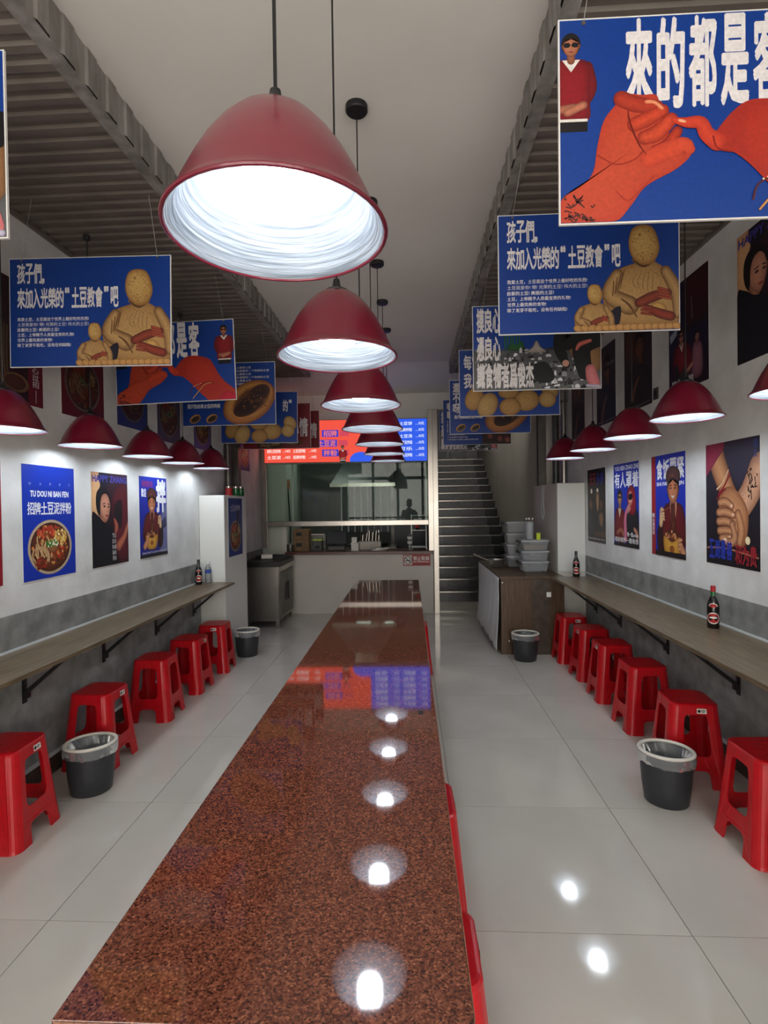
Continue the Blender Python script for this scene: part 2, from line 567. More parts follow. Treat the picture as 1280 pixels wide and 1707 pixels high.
# extractor hood
t = thing('extractor_hood', 'stainless extractor hood inside the kitchen', 'extractor hood', (0, 0, 0))
b = MB()
b.add([(-1.35, 9.0, 1.95), (-0.25, 9.0, 1.95), (-0.25, 9.9, 1.95), (-1.35, 9.9, 1.95), (-1.05, 9.3, 2.5), (-0.55, 9.3, 2.5), (-0.55, 9.8, 2.5), (-1.05, 9.8, 2.5)],
      [(3, 2, 1, 0), (0, 1, 5, 4), (1, 2, 6, 5), (2, 3, 7, 6), (3, 0, 4, 7), (4, 5, 6, 7)])
b.build('canopy', M['slate'], t)
MB().box(-1.36, 8.99, 1.9, -0.24, 9.03, 1.96).build('front_lip', M['steel'], t)
MB().box(-1.0, 9.35, 2.49, -0.6, 9.75, 3.0).build('duct', M['steel_d'], t)
MB().box(-0.95, 9.1, 1.925, -0.7, 9.16, 1.95).build('lamp', M['hoodlight'], t)
MB().box(-0.45, 9.1, 1.925, -0.3, 9.16, 1.95).build('lamp', M['hoodlight'], t)

t = thing('added_kitchen_light', 'added unseen white tube light on the kitchen ceiling', 'lamp', (-1.35, 8.4, 2.94))  # fill light added out of view to brighten the kitchen
MB().box(-0.5, -0.03, 0.02, 0.5, 0.03, 0.06).build('batten', M['white'], t)
MB().box(-0.48, -0.02, 0.0, 0.48, 0.02, 0.02).build('tube', M['kitchen_fill'], t)
t = thing('added_stair_light', 'added unseen square fill lamp above the stairs', 'lamp', (1.1, 10.3, 4.14))  # fill light added out of view to brighten the stairwell
MB().box(-0.3, -0.3, 0.02, 0.3, 0.3, 0.06).build('housing', M['white'], t)
MB().box(-0.27, -0.27, 0.0, 0.27, 0.27, 0.02).build('diffuser', M['stair_fill'], t)
# cooking range
t = thing('kitchen_stove', 'dark steel cooking range at the back of the kitchen', 'stove', (-0.8, 9.45, 0))
MB().box(-0.55, -0.35, 0.1, 0.55, 0.4, 0.8).build('body', M['steel_d'], t, bevel=0.01)
MB().box(-0.57, -0.38, 0.8, 0.57, 0.42, 0.85).build('hob', M['steel'], t, bevel=0.004)
for k in range(2):
    MB().lathe([(0.12, 0.85), (0.15, 0.87), (0.13, 0.9), (0.1, 0.9)], 16, (-0.27 + 0.54 * k, 0, 0)).build('burner', M['black'], t)
for sx in (-0.5, 0.5):
    for sy in (-0.3, 0.35):
        MB().box(sx - 0.02, sy - 0.02, -0.01, sx + 0.02, sy + 0.02, 0.1).build('leg', M['steel_d'], t)

# ------------------------------------------------------------------ stairs
st = tag(MB().box(0.44, 8.53, -0.02, 1.76, 13.68, 0.0).build('stairs', M['slate_d']), 'tiled staircase with shiny nosings rising behind the kitchen post', 'stairs', kind='structure')
N, RISE, RUN = 16, 0.165, 0.27
proto = {}
for k in range(N):
    y0 = 8.5 + RUN * k
    z1 = RISE * (k + 1)
    if not proto:
        proto['step'] = MB().box(0.62, 0, -RISE, 1.52, RUN + 0.02, 0).build('step', M['slate'], st)
        proto['border'] = MB().box(0.44, 0, -RISE, 0.62, RUN + 0.02, 0.0).build('step_border', M['slate_d'], st)
        proto['border2'] = MB().box(1.52, 0, -RISE, 1.765, RUN + 0.02, 0.0).build('step_border', M['slate_d'], st)
        proto['nosing'] = MB().box(0.44, -0.012, -0.014, 1.76, 0.0, 0.003).build('nosing', M['steel'], st)
        cur = list(proto.values())
    else:
        cur = []
        for p in proto.values():
            c = p.copy()
            COL.objects.link(c)
            c.parent = st
            cur.append(c)
    for c in cur:
        c.location = (0, y0, z1)

# ------------------------------------------------------------------ columns, pipes
t = thing('white_cabinet', 'tall white cabinet at the end of the left counter', 'cabinet', (0, 0, 0))
MB().box(XL + 0.004, 5.31, 0.0, -1.9, 6.03, 1.7).build('body', M['white'], t, bevel=0.003)
MB().box(XL + 0.006, 5.306, 0.83, -1.903, 5.31, 1.695).build('front_panel', M['white'], t)
t = thing('white_cabinet', 'tall white cabinet behind the right counter end', 'cabinet', (0, 0, 0))
MB().box(1.6, 5.77, 0.0, XR - 0.004, 6.8, 1.785).build('body', M['wallpaint'], t, bevel=0.003)
MB().box(1.603, 5.764, 0.83, XR - 0.006, 5.77, 1.78).build('front_panel', M['white'], t)


def pipe(x, y, w, z0, z1, lab, m='steel_d', round_=True):
    t = thing('wall_pipe', lab, 'pipe', (x, y, 0))
    b = MB()
    if round_:
        b.lathe([(w / 2, z0), (w / 2, z1)], 12)
    else:
        b.box(-w / 2, -w / 2, z0, w / 2, w / 2, z1)
    b.build('pipe_run', M[m], t, smooth=True)
    for z in (z0 + 0.35, z1 - 0.45):
        MB().box(-w / 2 - 0.012, -w / 2 - 0.004, z, w / 2 + 0.012, w / 2 + 0.004, z + 0.025).build('clamp', M['steel'], t)


pipe(XL + 0.045, 6.08, 0.075, 0.0, ZD, 'round grey pipe on the left wall nearest the white cabinet')
pipe(XL + 0.055, 6.32, 0.1, 0.0, ZD, 'square grey conduit on the left wall, further back', 'steel_d', False)
pipe(1.7, 6.84, 0.09, 0.0, ZC - 0.02, 'leftmost grey duct at the stair wall corner', 'steel_d', False)
pipe(1.83, 6.64, 0.08, 1.79, ZD, 'dark grey pipe rising from behind the right cabinet', 'slate', True)
pipe(1.86, 6.4, 0.06, 1.79, ZD, 'thin pale pipe on the right wall above the cabinet', 'steel', True)

# ------------------------------------------------------------------ counters on brackets
def wall_counter(xw, side, depth, y0, y1, z, label, ybr, zb):
    t = thing('wall_counter', label, 'counter', (xw, 0, 0))
    a, bb = sorted((side * 0.009, side * depth))
    MB().box(a, y0, z - 0.024, bb, y1, z).build('board', M['wood'], t, bevel=0.002)
    for y in ybr:
        b = MB()
        x0, x1 = side * 0.009, side * (depth - 0.08)
        b.box(min(x0, x0 + side * 0.006), y - 0.016, zb, max(x0, x0 + side * 0.006), y + 0.016, z - 0.025)
        b.box(min(x0, x1), y - 0.016, z - 0.031, max(x0, x1), y + 0.016, z - 0.025)
        b.box(min(x0, x0 + side * 0.03), y - 0.014, zb + 0.03, max(x0, x0 + side * 0.03), y + 0.014, zb + 0.06)
        za = zb + 0.055
        P, Q = Vector((x0 + side * 0.012, y, za)), Vector((x1 - side * 0.01, y, z - 0.034))
        for yy in (y - 0.013,):
            d = Vector((0, 0, 0.014))
            b.add([P + Vector((0, -0.013, -0.012)), P + Vector((0, 0.013, -0.012)), P + Vector((0, 0.013, 0.016)), P + Vector((0, -0.013, 0.016)),
                   Q + Vector((0, -0.013, -0.014)), Q + Vector((0, 0.013, -0.014)), Q + Vector((0, 0.013, 0.004)), Q + Vector((0, -0.013, 0.004))],
                  [(0, 1, 2, 3), (7, 6, 5, 4), (0, 4, 5, 1), (1, 5, 6, 2), (2, 6, 7, 3), (3, 7, 4, 0)])
        b.build('bracket', M['black'], t)
    return t


wall_counter(XL, 1, 0.365, -1.5, 5.3, 0.808, 'narrow grey oak counter bracketed to the left wall', (1.3, 2.06, 2.81, 3.57, 4.33, 5.1), 0.5)
wall_counter(XR, -1, 0.455, -1.5, 5.48, 0.813, 'grey oak counter bracketed to the right wall', (1.45, 2.3, 3.12, 3.95, 4.81, 5.42), 0.445)

# ------------------------------------------------------------------ long granite table
t = thing('communal_table', 'long brown granite communal table down the middle', 'table', (-0.26, 3.4, 0))
b = MB().box(-0.345, -2.568, 0.69, 0.355, 2.53, 0.725)
b.build('tabletop', M['granite'], t, bevel=0.002)
MB().box(0.3552, -2.54, 0.692, 0.3572, 2.52, 0.7235).box(-0.34, -2.5705, 0.692, 0.35, -2.5685, 0.7235).build('edge_face', M['edge'], t)
MB().box(0.285, -1.29, 0.7252, 0.305, -1.25, 0.7254).build('dark_stain', M['ink'], t)
for y in (-2.3, -0.75, 0.75, 2.2):
    MB().box(-0.22, y - 0.03, 0.0, 0.06, y + 0.03, 0.69).build('leg', M['black'], t, bevel=0.003)

# ------------------------------------------------------------------ stools
HB, HT, HH, CH = 0.158, 0.122, 0.45, 0.045       # half base, half top, height, corner chamfer


def side_pt(u, v):
    """u -1..1 along a side, v 0..1 up; on the +X side"""
    h = HB + (HT - HB) * v
    c = CH * (0.75 + 0.1 * v)
    hh = h - c
    e = 0.006 * max(0.0, 1 - v * 12)       # flared foot
    return Vector((h + e, u * hh, v * HH))


LEGP = [(1, 0), (0.56, 0), (0.54, 0.03), (0.52, 0.15), (0.46, 0.19), (0.36, 0.205), (0.3, 0.21), (0.3, 0.375), (0.52, 0.38), (0.62, 0.405), (0.67, 0.45),
        (0.67, 0.77), (0.64, 0.83), (0.56, 0.865), (0.3, 0.87), (0.3, 0.965), (1, 0.965)]


def make_stool():
    t = thing('plastic_stool', 'x', 'stool')
    Rz = [Matrix.Rotation(math.radians(90 * k), 3, 'Z') for k in range(4)]
    # seat: rounded slab with apron
    b = MB()
    rings = []
    for (sc, z) in ((HT + 0.003, HH * 0.955), (HT + 0.003, HH - 0.008), (HT - 0.002, HH - 0.002), (HT - 0.01, HH)):
        ring = []
        c = CH * 0.8
        for k in range(4):
            for a in (-1, 1):
                p = Rz[k] @ Vector((sc, a * (sc - c), z))
                ring.append(p)
            for q in (0.25, 0.5, 0.75):
                p0 = Rz[k] @ Vector((sc, (sc - c), 0))
                p1 = Rz[(k + 1) % 4] @ Vector((sc, -(sc - c), 0))
                m = p0.lerp(p1, q)
                m *= 1 + 0.05 * math.sin(q * math.pi)
                m.z = z
                ring.append(m)
        rings.append(ring)
    n = len(rings[0])
    vs = [p for r in rings for p in r]
    fs = []
    for i in range(len(rings) - 1):
        for k in range(n):
            fs.append((i * n + k, i * n + (k + 1) % n, (i + 1) * n + (k + 1) % n, (i + 1) * n + k))
    fs.append(tuple(range((len(rings) - 1) * n, len(rings) * n)))
    fs.append(tuple(reversed(range(n))))
    b.add(vs, fs)
    for k in range(4):            # aprons
        pts = [Rz[k] @ side_pt(u, v) for u, v in ((-0.3, 0.87), (0.3, 0.87), (0.3, 0.965), (-0.3, 0.965))]
        inn = [p - (Rz[k] @ Vector((0.004, 0, 0))) for p in pts]
        b.add(pts + inn, [(0, 1, 2, 3), (7, 6, 5, 4), (0, 4, 5, 1), (2, 6, 7, 3)])
    b.build('seat', M['red'], t)
    b = MB()
    for k in range(16):
        a, c = divmod(k, 4)
    # seat dimples: a low raised cross pattern
    for i in range(-3, 4):
        for j in range(-3, 4):
            if abs(i) + abs(j) < 6:
                x, y = i * 0.027, j * 0.027
                b.box(x - 0.008, y - 0.008, HH - 0.0005, x + 0.008, y + 0.008, HH + 0.0012)
    o = b.build('seat_relief', M['red'], t)
    o['kind'] = 'stuff'
    for k in range(4):
        # a corner leg: right margin of side k, rounded corner, left margin of side k+1
        b = MB()
        tri = tessellate_polygon([[Vector((p[0], p[1], 0)) for p in LEGP]])
        vs = [Rz[k] @ side_pt(u, v) for u, v in LEGP]
        b.add(vs, [tuple(x) for x in tri])
        vs = [Rz[(k + 1) % 4] @ side_pt(-u, v) for u, v in LEGP]
        b.add(vs, [tuple(x) for x in tri])
        lv = [0, 0.03, 0.3, 0.65, 0.965]
        vs = []
        for v in lv:
            p0, p1 = Rz[k] @ side_pt(1, v), Rz[(k + 1) % 4] @ side_pt(-1, v)
            for q in (0, 0.2, 0.4, 0.6, 0.8, 1):
                m = p0.lerp(p1, q)
                m.xy *= 1 + 0.055 * math.sin(q * math.pi)
                vs.append(m)
        fs = [(i * 6 + j, i * 6 + j + 1, (i + 1) * 6 + j + 1, (i + 1) * 6 + j) for i in range(len(lv) - 1) for j in range(5)]
        b.add(vs, fs)
        b.build('leg', M['red'], t, solid=0.005)
        # lower rail
        b = MB()
        pts = [Rz[k] @ side_pt(u, v) for u, v in ((-0.3, 0.21), (0.3, 0.21), (0.3, 0.375), (-0.3, 0.375))]
        b.add(pts, [(0, 1, 2, 3)])
        b.build('side_rail', M['red'], t, solid=0.005)
        b = MB()
        pts = [Rz[k] @ (side_pt(u, v) + Vector((0.0045, 0, 0))) for u, v in ((-0.8, 0.222), (0.8, 0.222), (0.8, 0.236), (-0.8, 0.236))]
        b.add(pts, [(0, 1, 2, 3)])
        b.build('rail_bead', M['red'], t, solid=0.004)
    pts = [side_pt(u, v) + Vector((0.0045, 0, 0)) for u, v in ((0.05, 0.89), (0.62, 0.89), (0.62, 0.95), (0.05, 0.95))]
    st = MB().add(pts, [(0, 1, 2, 3)]).build('sticker', M['sticker'], t)
    b = MB()
    n = 10
    c = side_pt(0.18, 0.92) + Vector((0.0052, 0, 0))
    b.add([c + Vector((0, 0.009 * math.cos(2 * math.pi * i / n), 0.009 * math.sin(2 * math.pi * i / n))) for i in range(n)], [tuple(range(n))])
    for (u0, u1, v) in ((0.31, 0.55, 0.93), (0.31, 0.5, 0.912)):
        b.add([side_pt(u, w) + Vector((0.0052, 0, 0)) for u, w in ((u0, v - 0.005), (u1, v - 0.005), (u1, v + 0.005), (u0, v + 0.005))], [(0, 1, 2, 3)])
    b.build('sticker_print', M['ink'], st)
    return t


stool0 = make_stool()
R90 = math.pi / 2
stools = [
    (-1.965, 2.44, 0.02, 'red plastic stool nearest the camera under the left counter', 'L'),
    (-1.955, 3.19, -0.03, 'red plastic stool right behind the near left bin', 'L'),
    (-1.945, 3.90, math.pi + 0.04, 'third red plastic stool from the front, under the left counter', 'L'),
    (-1.93, 4.47, -0.04, 'fourth red plastic stool from the front, under the left counter', 'L'),
    (-1.91, 5.02, -R90 + 0.05, 'red plastic stool in front of the left white cabinet', 'L'),
    (1.605, 2.435, 0.03, 'red plastic stool cut by the right edge of the photo', 'R'),
    (1.575, 3.08, -R90 - 0.12, 'red plastic stool right behind the near right bin', 'R'),
    (1.61, 3.74, R90 + 0.02, 'third red plastic stool from the front, under the right counter', 'R'),
    (1.61, 4.29, math.pi - 0.02, 'fourth red plastic stool from the front, under the right counter', 'R'),
    (1.62, 4.80, math.pi + 0.03, 'fifth red plastic stool from the front, under the right counter', 'R'),
    (1.60, 5.32, -R90, 'furthest red plastic stool beside the brown wood cupboard', 'R'),
    (0.035, 1.33, 0.0, 'red stool tucked under the table right side nearest the camera', 'T'),
    (0.03, 2.0, 0.02, 'second red stool tucked under the right side of the granite table', 'T'),
    (0.03, 4.98, 0.0, 'red stool tucked under the far right side of the granite table', 'T'),
]
grp = {'L': 'red stools under the left counter', 'R': 'red stools under the right counter', 'T': 'red stools under the granite table'}
for i, (x, y, a, lab, g) in enumerate(stools):
    if i == 0:
        stool0.location = (x, y, 0)
        stool0.rotation_euler = (0, 0, a)
        stool0['label'] = lab
        stool0['group'] = grp[g]
    else:
        dup(stool0, (x, y, 0), a, lab, grp[g])


# ------------------------------------------------------------------ bins
def make_bin():
    t = thing('waste_bin', 'x', 'bin')
    H = 0.275
    MB().lathe([(0.0, 0.0), (0.1, 0.0), (0.106, 0.006), (0.118, 0.1), (0.13, 0.26), (0.125, 0.262), (0.112, 0.1), (0.1, 0.012), (0.0, 0.012)], 40, sy=0.88).build('bucket', M['bin'], t, smooth=True)
    prof = [(0.128 + 0.011 * math.cos(a), H - 0.006 + 0.009 * math.sin(a)) for a in [2 * math.pi * k / 10 for k in range(10)]]
    MB().lathe(prof, 40, sy=0.88, closed=True).build('rim_ring', M['binrim'], t, smooth=True)
    # crinkled bag: skirt outside and lining inside
    rnd = random.Random(3)
    seg = 48
    vs, fs = [], []
    rows = [(0.088, 0.05), (0.097, 0.13), (0.108, 0.22), (0.126, H - 0.012), (0.134, H - 0.003), (0.139, H - 0.012), (0.139, 0.235), (0.137, 0.215)]
    for i, (r, z) in enumerate(rows):
        for k in range(seg):
            a = 2 * math.pi * k / seg
            w = (rnd.random() - 0.5) * (0.012 if i < 3 else (0.004 if i > 5 else 0.0005))
            zz = z + (rnd.random() - 0.5) * (0.012 if i == 7 else 0.0)
            vs.append(((r + w) * math.cos(a), (r + w) * math.sin(a) * 0.88, zz))
    for i in range(len(rows) - 1):
        for k in range(seg):
            fs.append((i * seg + k, i * seg + (k + 1) % seg, (i + 1) * seg + (k + 1) % seg, (i + 1) * seg + k))
    MB().add(vs, fs).build('bin_bag', M['bag'], t)
    return t


bin0 = make_bin()
bins = [(-1.80, 2.84, 0.35, 'charcoal waste bin with white rim between the two nearest left stools'),
        (1.325, 2.80, -0.35, 'charcoal waste bin with white rim in front of a right-hand stool'),
        (1.145, 5.31, 0.0, 'charcoal waste bin against the brown wood cupboard'),
        (-1.74, 5.48, 0.0, 'charcoal waste bin beside the left white cabinet')]
for i, (x, y, a, lab) in enumerate(bins):
    if i == 0:
        bin0.location, bin0.rotation_euler = (x, y, 0), (0, 0, a)
        bin0['label'], bin0['group'] = lab, 'charcoal waste bins'
    else:
        dup(bin0, (x, y, 0), a, lab, 'charcoal waste bins')


# ------------------------------------------------------------------ pendant lamps
def make_lamp(zr, ztop, label, R=0.18, bm='bulb', cup=0.05):
    s = R / 0.18
    t = thing('pendant_lamp', label, 'lamp', (0, 0, 0))
    out = [(0.028, 0.197), (0.05, 0.19), (0.074, 0.173), (0.097, 0.148), (0.119, 0.117), (0.138, 0.083), (0.155, 0.048), (0.166, 0.022), (0.172, 0.012), (0.18, 0.004), (0.18, 0.0)]
    inn = [(0.176, 0.0), (0.168, 0.01), (0.161, 0.022), (0.15, 0.048), (0.133, 0.082), (0.115, 0.114), (0.093, 0.144), (0.07, 0.168), (0.047, 0.184), (0.02, 0.19)]
    b = MB()
    b.lathe([(r * s, z * s) for r, z in out], 48, cap0=False, cap1=False, mi=0)
    b.lathe([(out[-1][0] * s, 0.0), (inn[0][0] * s, 0.0)] + [(r * s, z * s) for r, z in inn[1:]] + [(0.0, 0.191 * s)], 48, cap0=False, cap1=False, mi=1)
    o = b.build('shade', [M['shade'], M['shade_in']], t, smooth=True)
    o.location = (0, 0, zr)
    ri = MB().lathe([(0.18 * s + 0.0035 * math.cos(a), 0.0035 * math.sin(a)) for a in [2 * math.pi * k / 8 for k in range(8)]], 48, closed=True).build('rolled_rim', M['shade'], t, smooth=True)
    ri.location = (0, 0, zr)
    b = MB().lathe([(0.0, 0.235), (0.009, 0.235), (0.012, 0.217), (0.02, 0.208), (0.036, 0.2), (0.034, 0.193)], 20)
    o = b.build('top_cap', M['cord'], t, smooth=True)
    o.location = (0, 0, zr + (s - 1) * 0.205)
    b = MB().lathe([(0.0, 0.188 * s), (0.02, 0.186 * s), (0.022, 0.15), (0.0, 0.15)], 16)
    o = b.build('lamp_holder', M['sticker'], t)
    o.location = (0, 0, zr)
    b = MB().lathe([(0.0, 0.03), (0.036, 0.032), (0.052, 0.041), (0.058, 0.06), (0.058, 0.12), (0.05, 0.14), (0.022, 0.15)], 24)
    o = b.build('led_bulb', M[bm], t, smooth=True)
    o.location = (0, 0, zr)
    MB().tube([(0, 0, zr + 0.2), (0, 0, ztop - 0.01)], 0.0032, 6).build('cord', M['cord'], t)
    MB().lathe([(0.0, ztop - 0.03), (cup * 0.9, ztop - 0.028), (cup, ztop - 0.022), (cup, ztop), (0.0, ztop)], 28).build('ceiling_cup', M['cord'], t, smooth=True)
    return t


ordw = ['nearest', 'second', 'third', 'fourth', 'fifth', 'sixth', 'seventh']
mid0 = None
for i in range(7):
    y = [0.87, 1.60, 2.38, 3.12, 3.90, 4.64, 5.38][i]
    lab = ('nearest and largest red pendant lamp over the granite table' if i == 0 else
           '%s red pendant lamp from the front in the middle row' % ordw[i] if i < 6 else 'furthest red pendant lamp in the middle row, before the menu')
    if i == 0:
        mid0 = make_lamp(2.025, ZC, lab, 0.18, 'bulb_mid')
        mid0.location = (-0.212, y, 0)
        mid0['group'] = 'red pendant lamps over the granite table'
    else:
        dup(mid0, (-0.212, y, 0), 0, lab, 'red pendant lamps over the granite table')
l0 = make_lamp(1.955, ZD, 'red pendant lamp over the left counter cut by the photo edge', 0.172, 'bulb', 0.018)
l0.location = (-1.91, 2.40, 0)
l0['group'] = 'red pendant lamps over the left counter'
for i, y in enumerate((3.09, 3.78, 4.38, 5.02)):
    dup(l0, (-1.915, y, 0), 0, '%s red pendant lamp from the front over the left counter' % ordw[i + 1] if i < 3 else 'furthest red pendant lamp over the left counter', 'red pendant lamps over the left counter')
dup(l0, (-1.91, 1.7, 0), 0, 'unseen red pendant lamp added for light over the left counter, outside the picture', 'red pendant lamps over the left counter')  # extra lamp beyond the view, added to light the near left side
r0 = dup(l0, (1.455, 2.0, 0.015), 0, 'red pendant lamp over the right counter cut by the photo edge', 'red pendant lamps over the right counter')
for i, y in enumerate((2.80, 3.46, 4.18, 4.92)):
    dup(l0, (1.44, y, [0.045, 0.03, 0.025, 0.025][i]), 0, '%s red pendant lamp from the front over the right counter' % ordw[i + 1] if i < 3 else 'furthest red pendant lamp over the right counter', 'red pendant lamps over the right counter')
dup(l0, (1.44, 1.35, 0.03), 0, 'unseen red pendant lamp added for light over the right counter, outside the picture', 'red pendant lamps over the right counter')  # extra lamp beyond the view, added to light the near right wall

# ------------------------------------------------------------------ printed pictures
TXT = {}


def text_mesh(s, bold):
    key = (s, bold)
    if key not in TXT:
        cu = bpy.data.curves.new('t', 'FONT')
        cu.body = s
        cu.size = 1.0
        cu.offset = 0.0
        cu.resolution_u = 2
        o = bpy.data.objects.new('t', cu)
        COL.objects.link(o)
        dg = bpy.context.evaluated_depsgraph_get()
        me = bpy.data.meshes.new_from_object(o.evaluated_get(dg))
        vs = [(v.co.x, v.co.y) for v in me.vertices]
        fs = [tuple(p.vertices) for p in me.polygons]
        # face up
        out = []
        for f in fs:
            a, b_, c = [vs[i] for i in f[:3]]
            cr = (b_[0] - a[0]) * (c[1] - a[1]) - (b_[1] - a[1]) * (c[0] - a[0])
            out.append(f if cr >= 0 else tuple(reversed(f)))
        bpy.data.objects.remove(o)
        bpy.data.curves.remove(cu)
        bpy.data.meshes.remove(me)
        TXT[key] = (vs, out)
    return TXT[key]


def crom(pts, closed=True, sub=5):
    n = len(pts)
    out = []
    rng = range(n if closed else n - 1)
    for i in rng:
        if closed:
            p0, p1, p2, p3 = pts[i - 1], pts[i], pts[(i + 1) % n], pts[(i + 2) % n]
        else:
            p0, p1, p2, p3 = pts[max(i - 1, 0)], pts[i], pts[i + 1], pts[min(i + 2, n - 1)]
        for k in range(sub):
            t = k / sub
            out.append(tuple(0.5 * (2 * p1[j] + (p2[j] - p0[j]) * t + (2 * p0[j] - 5 * p1[j] + 4 * p2[j] - p3[j]) * t * t + (3 * p1[j] - p0[j] - 3 * p2[j] + p3[j]) * t ** 3) for j in range(len(p1))))
    if not closed:
        out.append(tuple(pts[-1]))
    return out


def mixc(a, b, t):
    return tuple(a[i] * (1 - t) + b[i] * t for i in range(3))


class Art:
    """flat print on a sheet W x H metres; drawing units ux wide, uy high, origin top-left"""

    def __init__(s, W, H, ux):
        s.W, s.H, s.ux, s.uy = W, H, ux, ux * H / W
        s.d = {'pic': ([], [], []), 'let': ([], [], [])}
        s.n = 0

    def _add(s, key, pts, faces, cols, dz=0):
        V, F, C = s.d[key]
        z = 0.0002 + 0.00006 * s.n + dz
        o = len(V)
        for x, y in pts:
            x = min(max(x, 0), s.ux)
            y = min(max(y, 0), s.uy)
            V.append(((x / s.ux - 0.5) * s.W, (0.5 - y / s.uy) * s.H, z))
        for f in faces:
            a, b, c = (V[o + f[0]], V[o + f[1]], V[o + f[2]])
            cr = (b[0] - a[0]) * (c[1] - a[1]) - (b[1] - a[1]) * (c[0] - a[0])
            F.append(tuple(o + i for i in (f if cr >= 0 else tuple(reversed(f)))))
        C.extend([lin(c) for c in cols])

    def rect(s, x0, y0, x1, y1, c, c2=None):
        s.n += 1
        s._add('pic', [(x0, y0), (x1, y0), (x1, y1), (x0, y1)], [(0, 1, 2, 3)], [c, c, c2 or c, c2 or c])

    def poly(s, pts, c, smooth=True, key='pic'):
        s.n += 1
        if smooth:
            pts = crom(pts)
        tri = tessellate_polygon([[Vector((p[0], p[1], 0)) for p in pts]])
        s._add(key, pts, [tuple(t) for t in tri], [c] * len(pts))

    def blob(s, pts, c, e=None, smooth=True, cx=None, cy=None, step=True):
        if step:
            s.n += 1
        if e is None:
            e = mixc(c, (0, 0, 0), 0.3)
        if smooth:
            pts = crom(pts, sub=4)
        n = len(pts)
        if cx is None:
            cx = sum(p[0] for p in pts) / n
            cy = sum(p[1] for p in pts) / n
        V = [(cx, cy)]
        C = [c]
        for q, k in ((0.45, 0.08), (0.78, 0.35), (1.0, 1.0)):
            V += [(cx + (p[0] - cx) * q, cy + (p[1] - cy) * q) for p in pts]
            C += [mixc(c, e, k)] * n
        F = [(0, 1 + i, 1 + (i + 1) % n) for i in range(n)]
        for r in range(2):
            F += [(1 + r * n + i, 1 + (r + 1) * n + i, 1 + (r + 1) * n + (i + 1) % n, 1 + r * n + (i + 1) % n) for i in range(n)]
        s._add('pic', V, F, C)

    def ell(s, cx, cy, rx, ry, c, e=None, rot=0.0, n=22, off=(0, 0), step=True):
        a = math.radians(rot)
        pts = []
        for k in range(n):
            t = 2 * math.pi * k / n
            x, y = rx * math.cos(t), ry * math.sin(t)
            pts.append((cx + x * math.cos(a) - y * math.sin(a), cy + x * math.sin(a) + y * math.cos(a)))
        s.blob(pts, c, c if e is None else e, smooth=False, cx=cx + off[0], cy=cy + off[1], step=step)

    def stroke(s, pts, ws, c, e=None, key='pic', sub=5, step=True):
        if step:
            s.n += 1
        if e is None:
            e = mixc(c, (0, 0, 0), 0.35)
        if not isinstance(ws, (list, tuple)):
            ws = [ws] * len(pts)
        P = crom([(p[0], p[1], w) for p, w in zip(pts, ws)], closed=False, sub=sub)
        # round caps
        V, C, F = [], [], []
        m = len(P)
        for i, (x, y, w) in enumerate(P):
            a, b_ = P[max(i - 1, 0)], P[min(i + 1, m - 1)]
            dx, dy = b_[0] - a[0], b_[1] - a[1]
            L = math.hypot(dx, dy) or 1
            nx, ny = -dy / L, dx / L
            for q, k in ((-1, 1), (-0.55, 0.3), (0, 0), (0.55, 0.3), (1, 1)):
                V.append((x + nx * w * q * 0.5, y + ny * w * q * 0.5))
                C.append(mixc(c, e, k))
        for i in range(m - 1):
            for j in range(4):
                F.append((i * 5 + j, i * 5 + j + 1, (i + 1) * 5 + j + 1, (i + 1) * 5 + j))
        s._add(key, V, F, C)
        for (x, y, w), (x2, y2, _) in ((P[0], P[1]), (P[-1], P[-2])):
            if w > 1.2:
                dx, dy = x - x2, y - y2
                L = math.hypot(dx, dy) or 1
                th = math.atan2(dy, dx)
                pts2 = [(x, y)] + [(x + 0.5 * w * math.cos(th - math.pi / 2 + math.pi * k / 8), y + 0.5 * w * math.sin(th - math.pi / 2 + math.pi * k / 8)) for k in range(9)]
                s._add(key, pts2, [(0, k + 1, k + 2) for k in range(8)], [c] + [e] * 9)

    def speck(s, cx, cy, rx, ry, n, size, cols, seed=1, rot=None, asp=1.0, rect=False):
        rnd = random.Random(seed)
        for lay in range(3):
            s.n += 1
            for k in range(n // 3):
                if rect:
                    x, y = cx + (rnd.random() * 2 - 1) * rx, cy + (rnd.random() * 2 - 1) * ry
                else:
                    r = math.sqrt(rnd.random())
                    t = rnd.random() * 6.283
                    x, y = cx + rx * r * math.cos(t), cy + ry * r * math.sin(t)
                a = rnd.random() * 3.14 if rot is None else math.radians(rot + rnd.uniform(-25, 25))
                w = size * rnd.uniform(0.5, 1.3)
                h = w * asp * rnd.uniform(0.6, 1.2)
                c = rnd.choice(cols)
                pts = []
                for q in range(5):
                    t = 6.283 * q / 5
                    px, py = w * math.cos(t), h * math.sin(t)
                    pts.append((x + px * math.cos(a) - py * math.sin(a), y + px * math.sin(a) + py * math.cos(a)))
                s._add('pic', pts, [(0, 1, 2), (0, 2, 3), (0, 3, 4)], [c] * 5, dz=k * 4e-7)

    def text(s, t, x0, y0, x1, y1, c, bold=0.02, sep=None):
        """fit the string to the box; per-character cells when sep is given"""
        s.n += 1
        if sep:
            n = len(t)
            w = (x1 - x0) / n
            for i, ch in enumerate(t):
                if ch != ' ':
                    s._fit(ch, x0 + w * i + w * (1 - sep) / 2, y0, x0 + w * (i + 1) - w * (1 - sep) / 2, y1, c, bold)
        else:
            s._fit(t, x0, y0, x1, y1, c, bold)

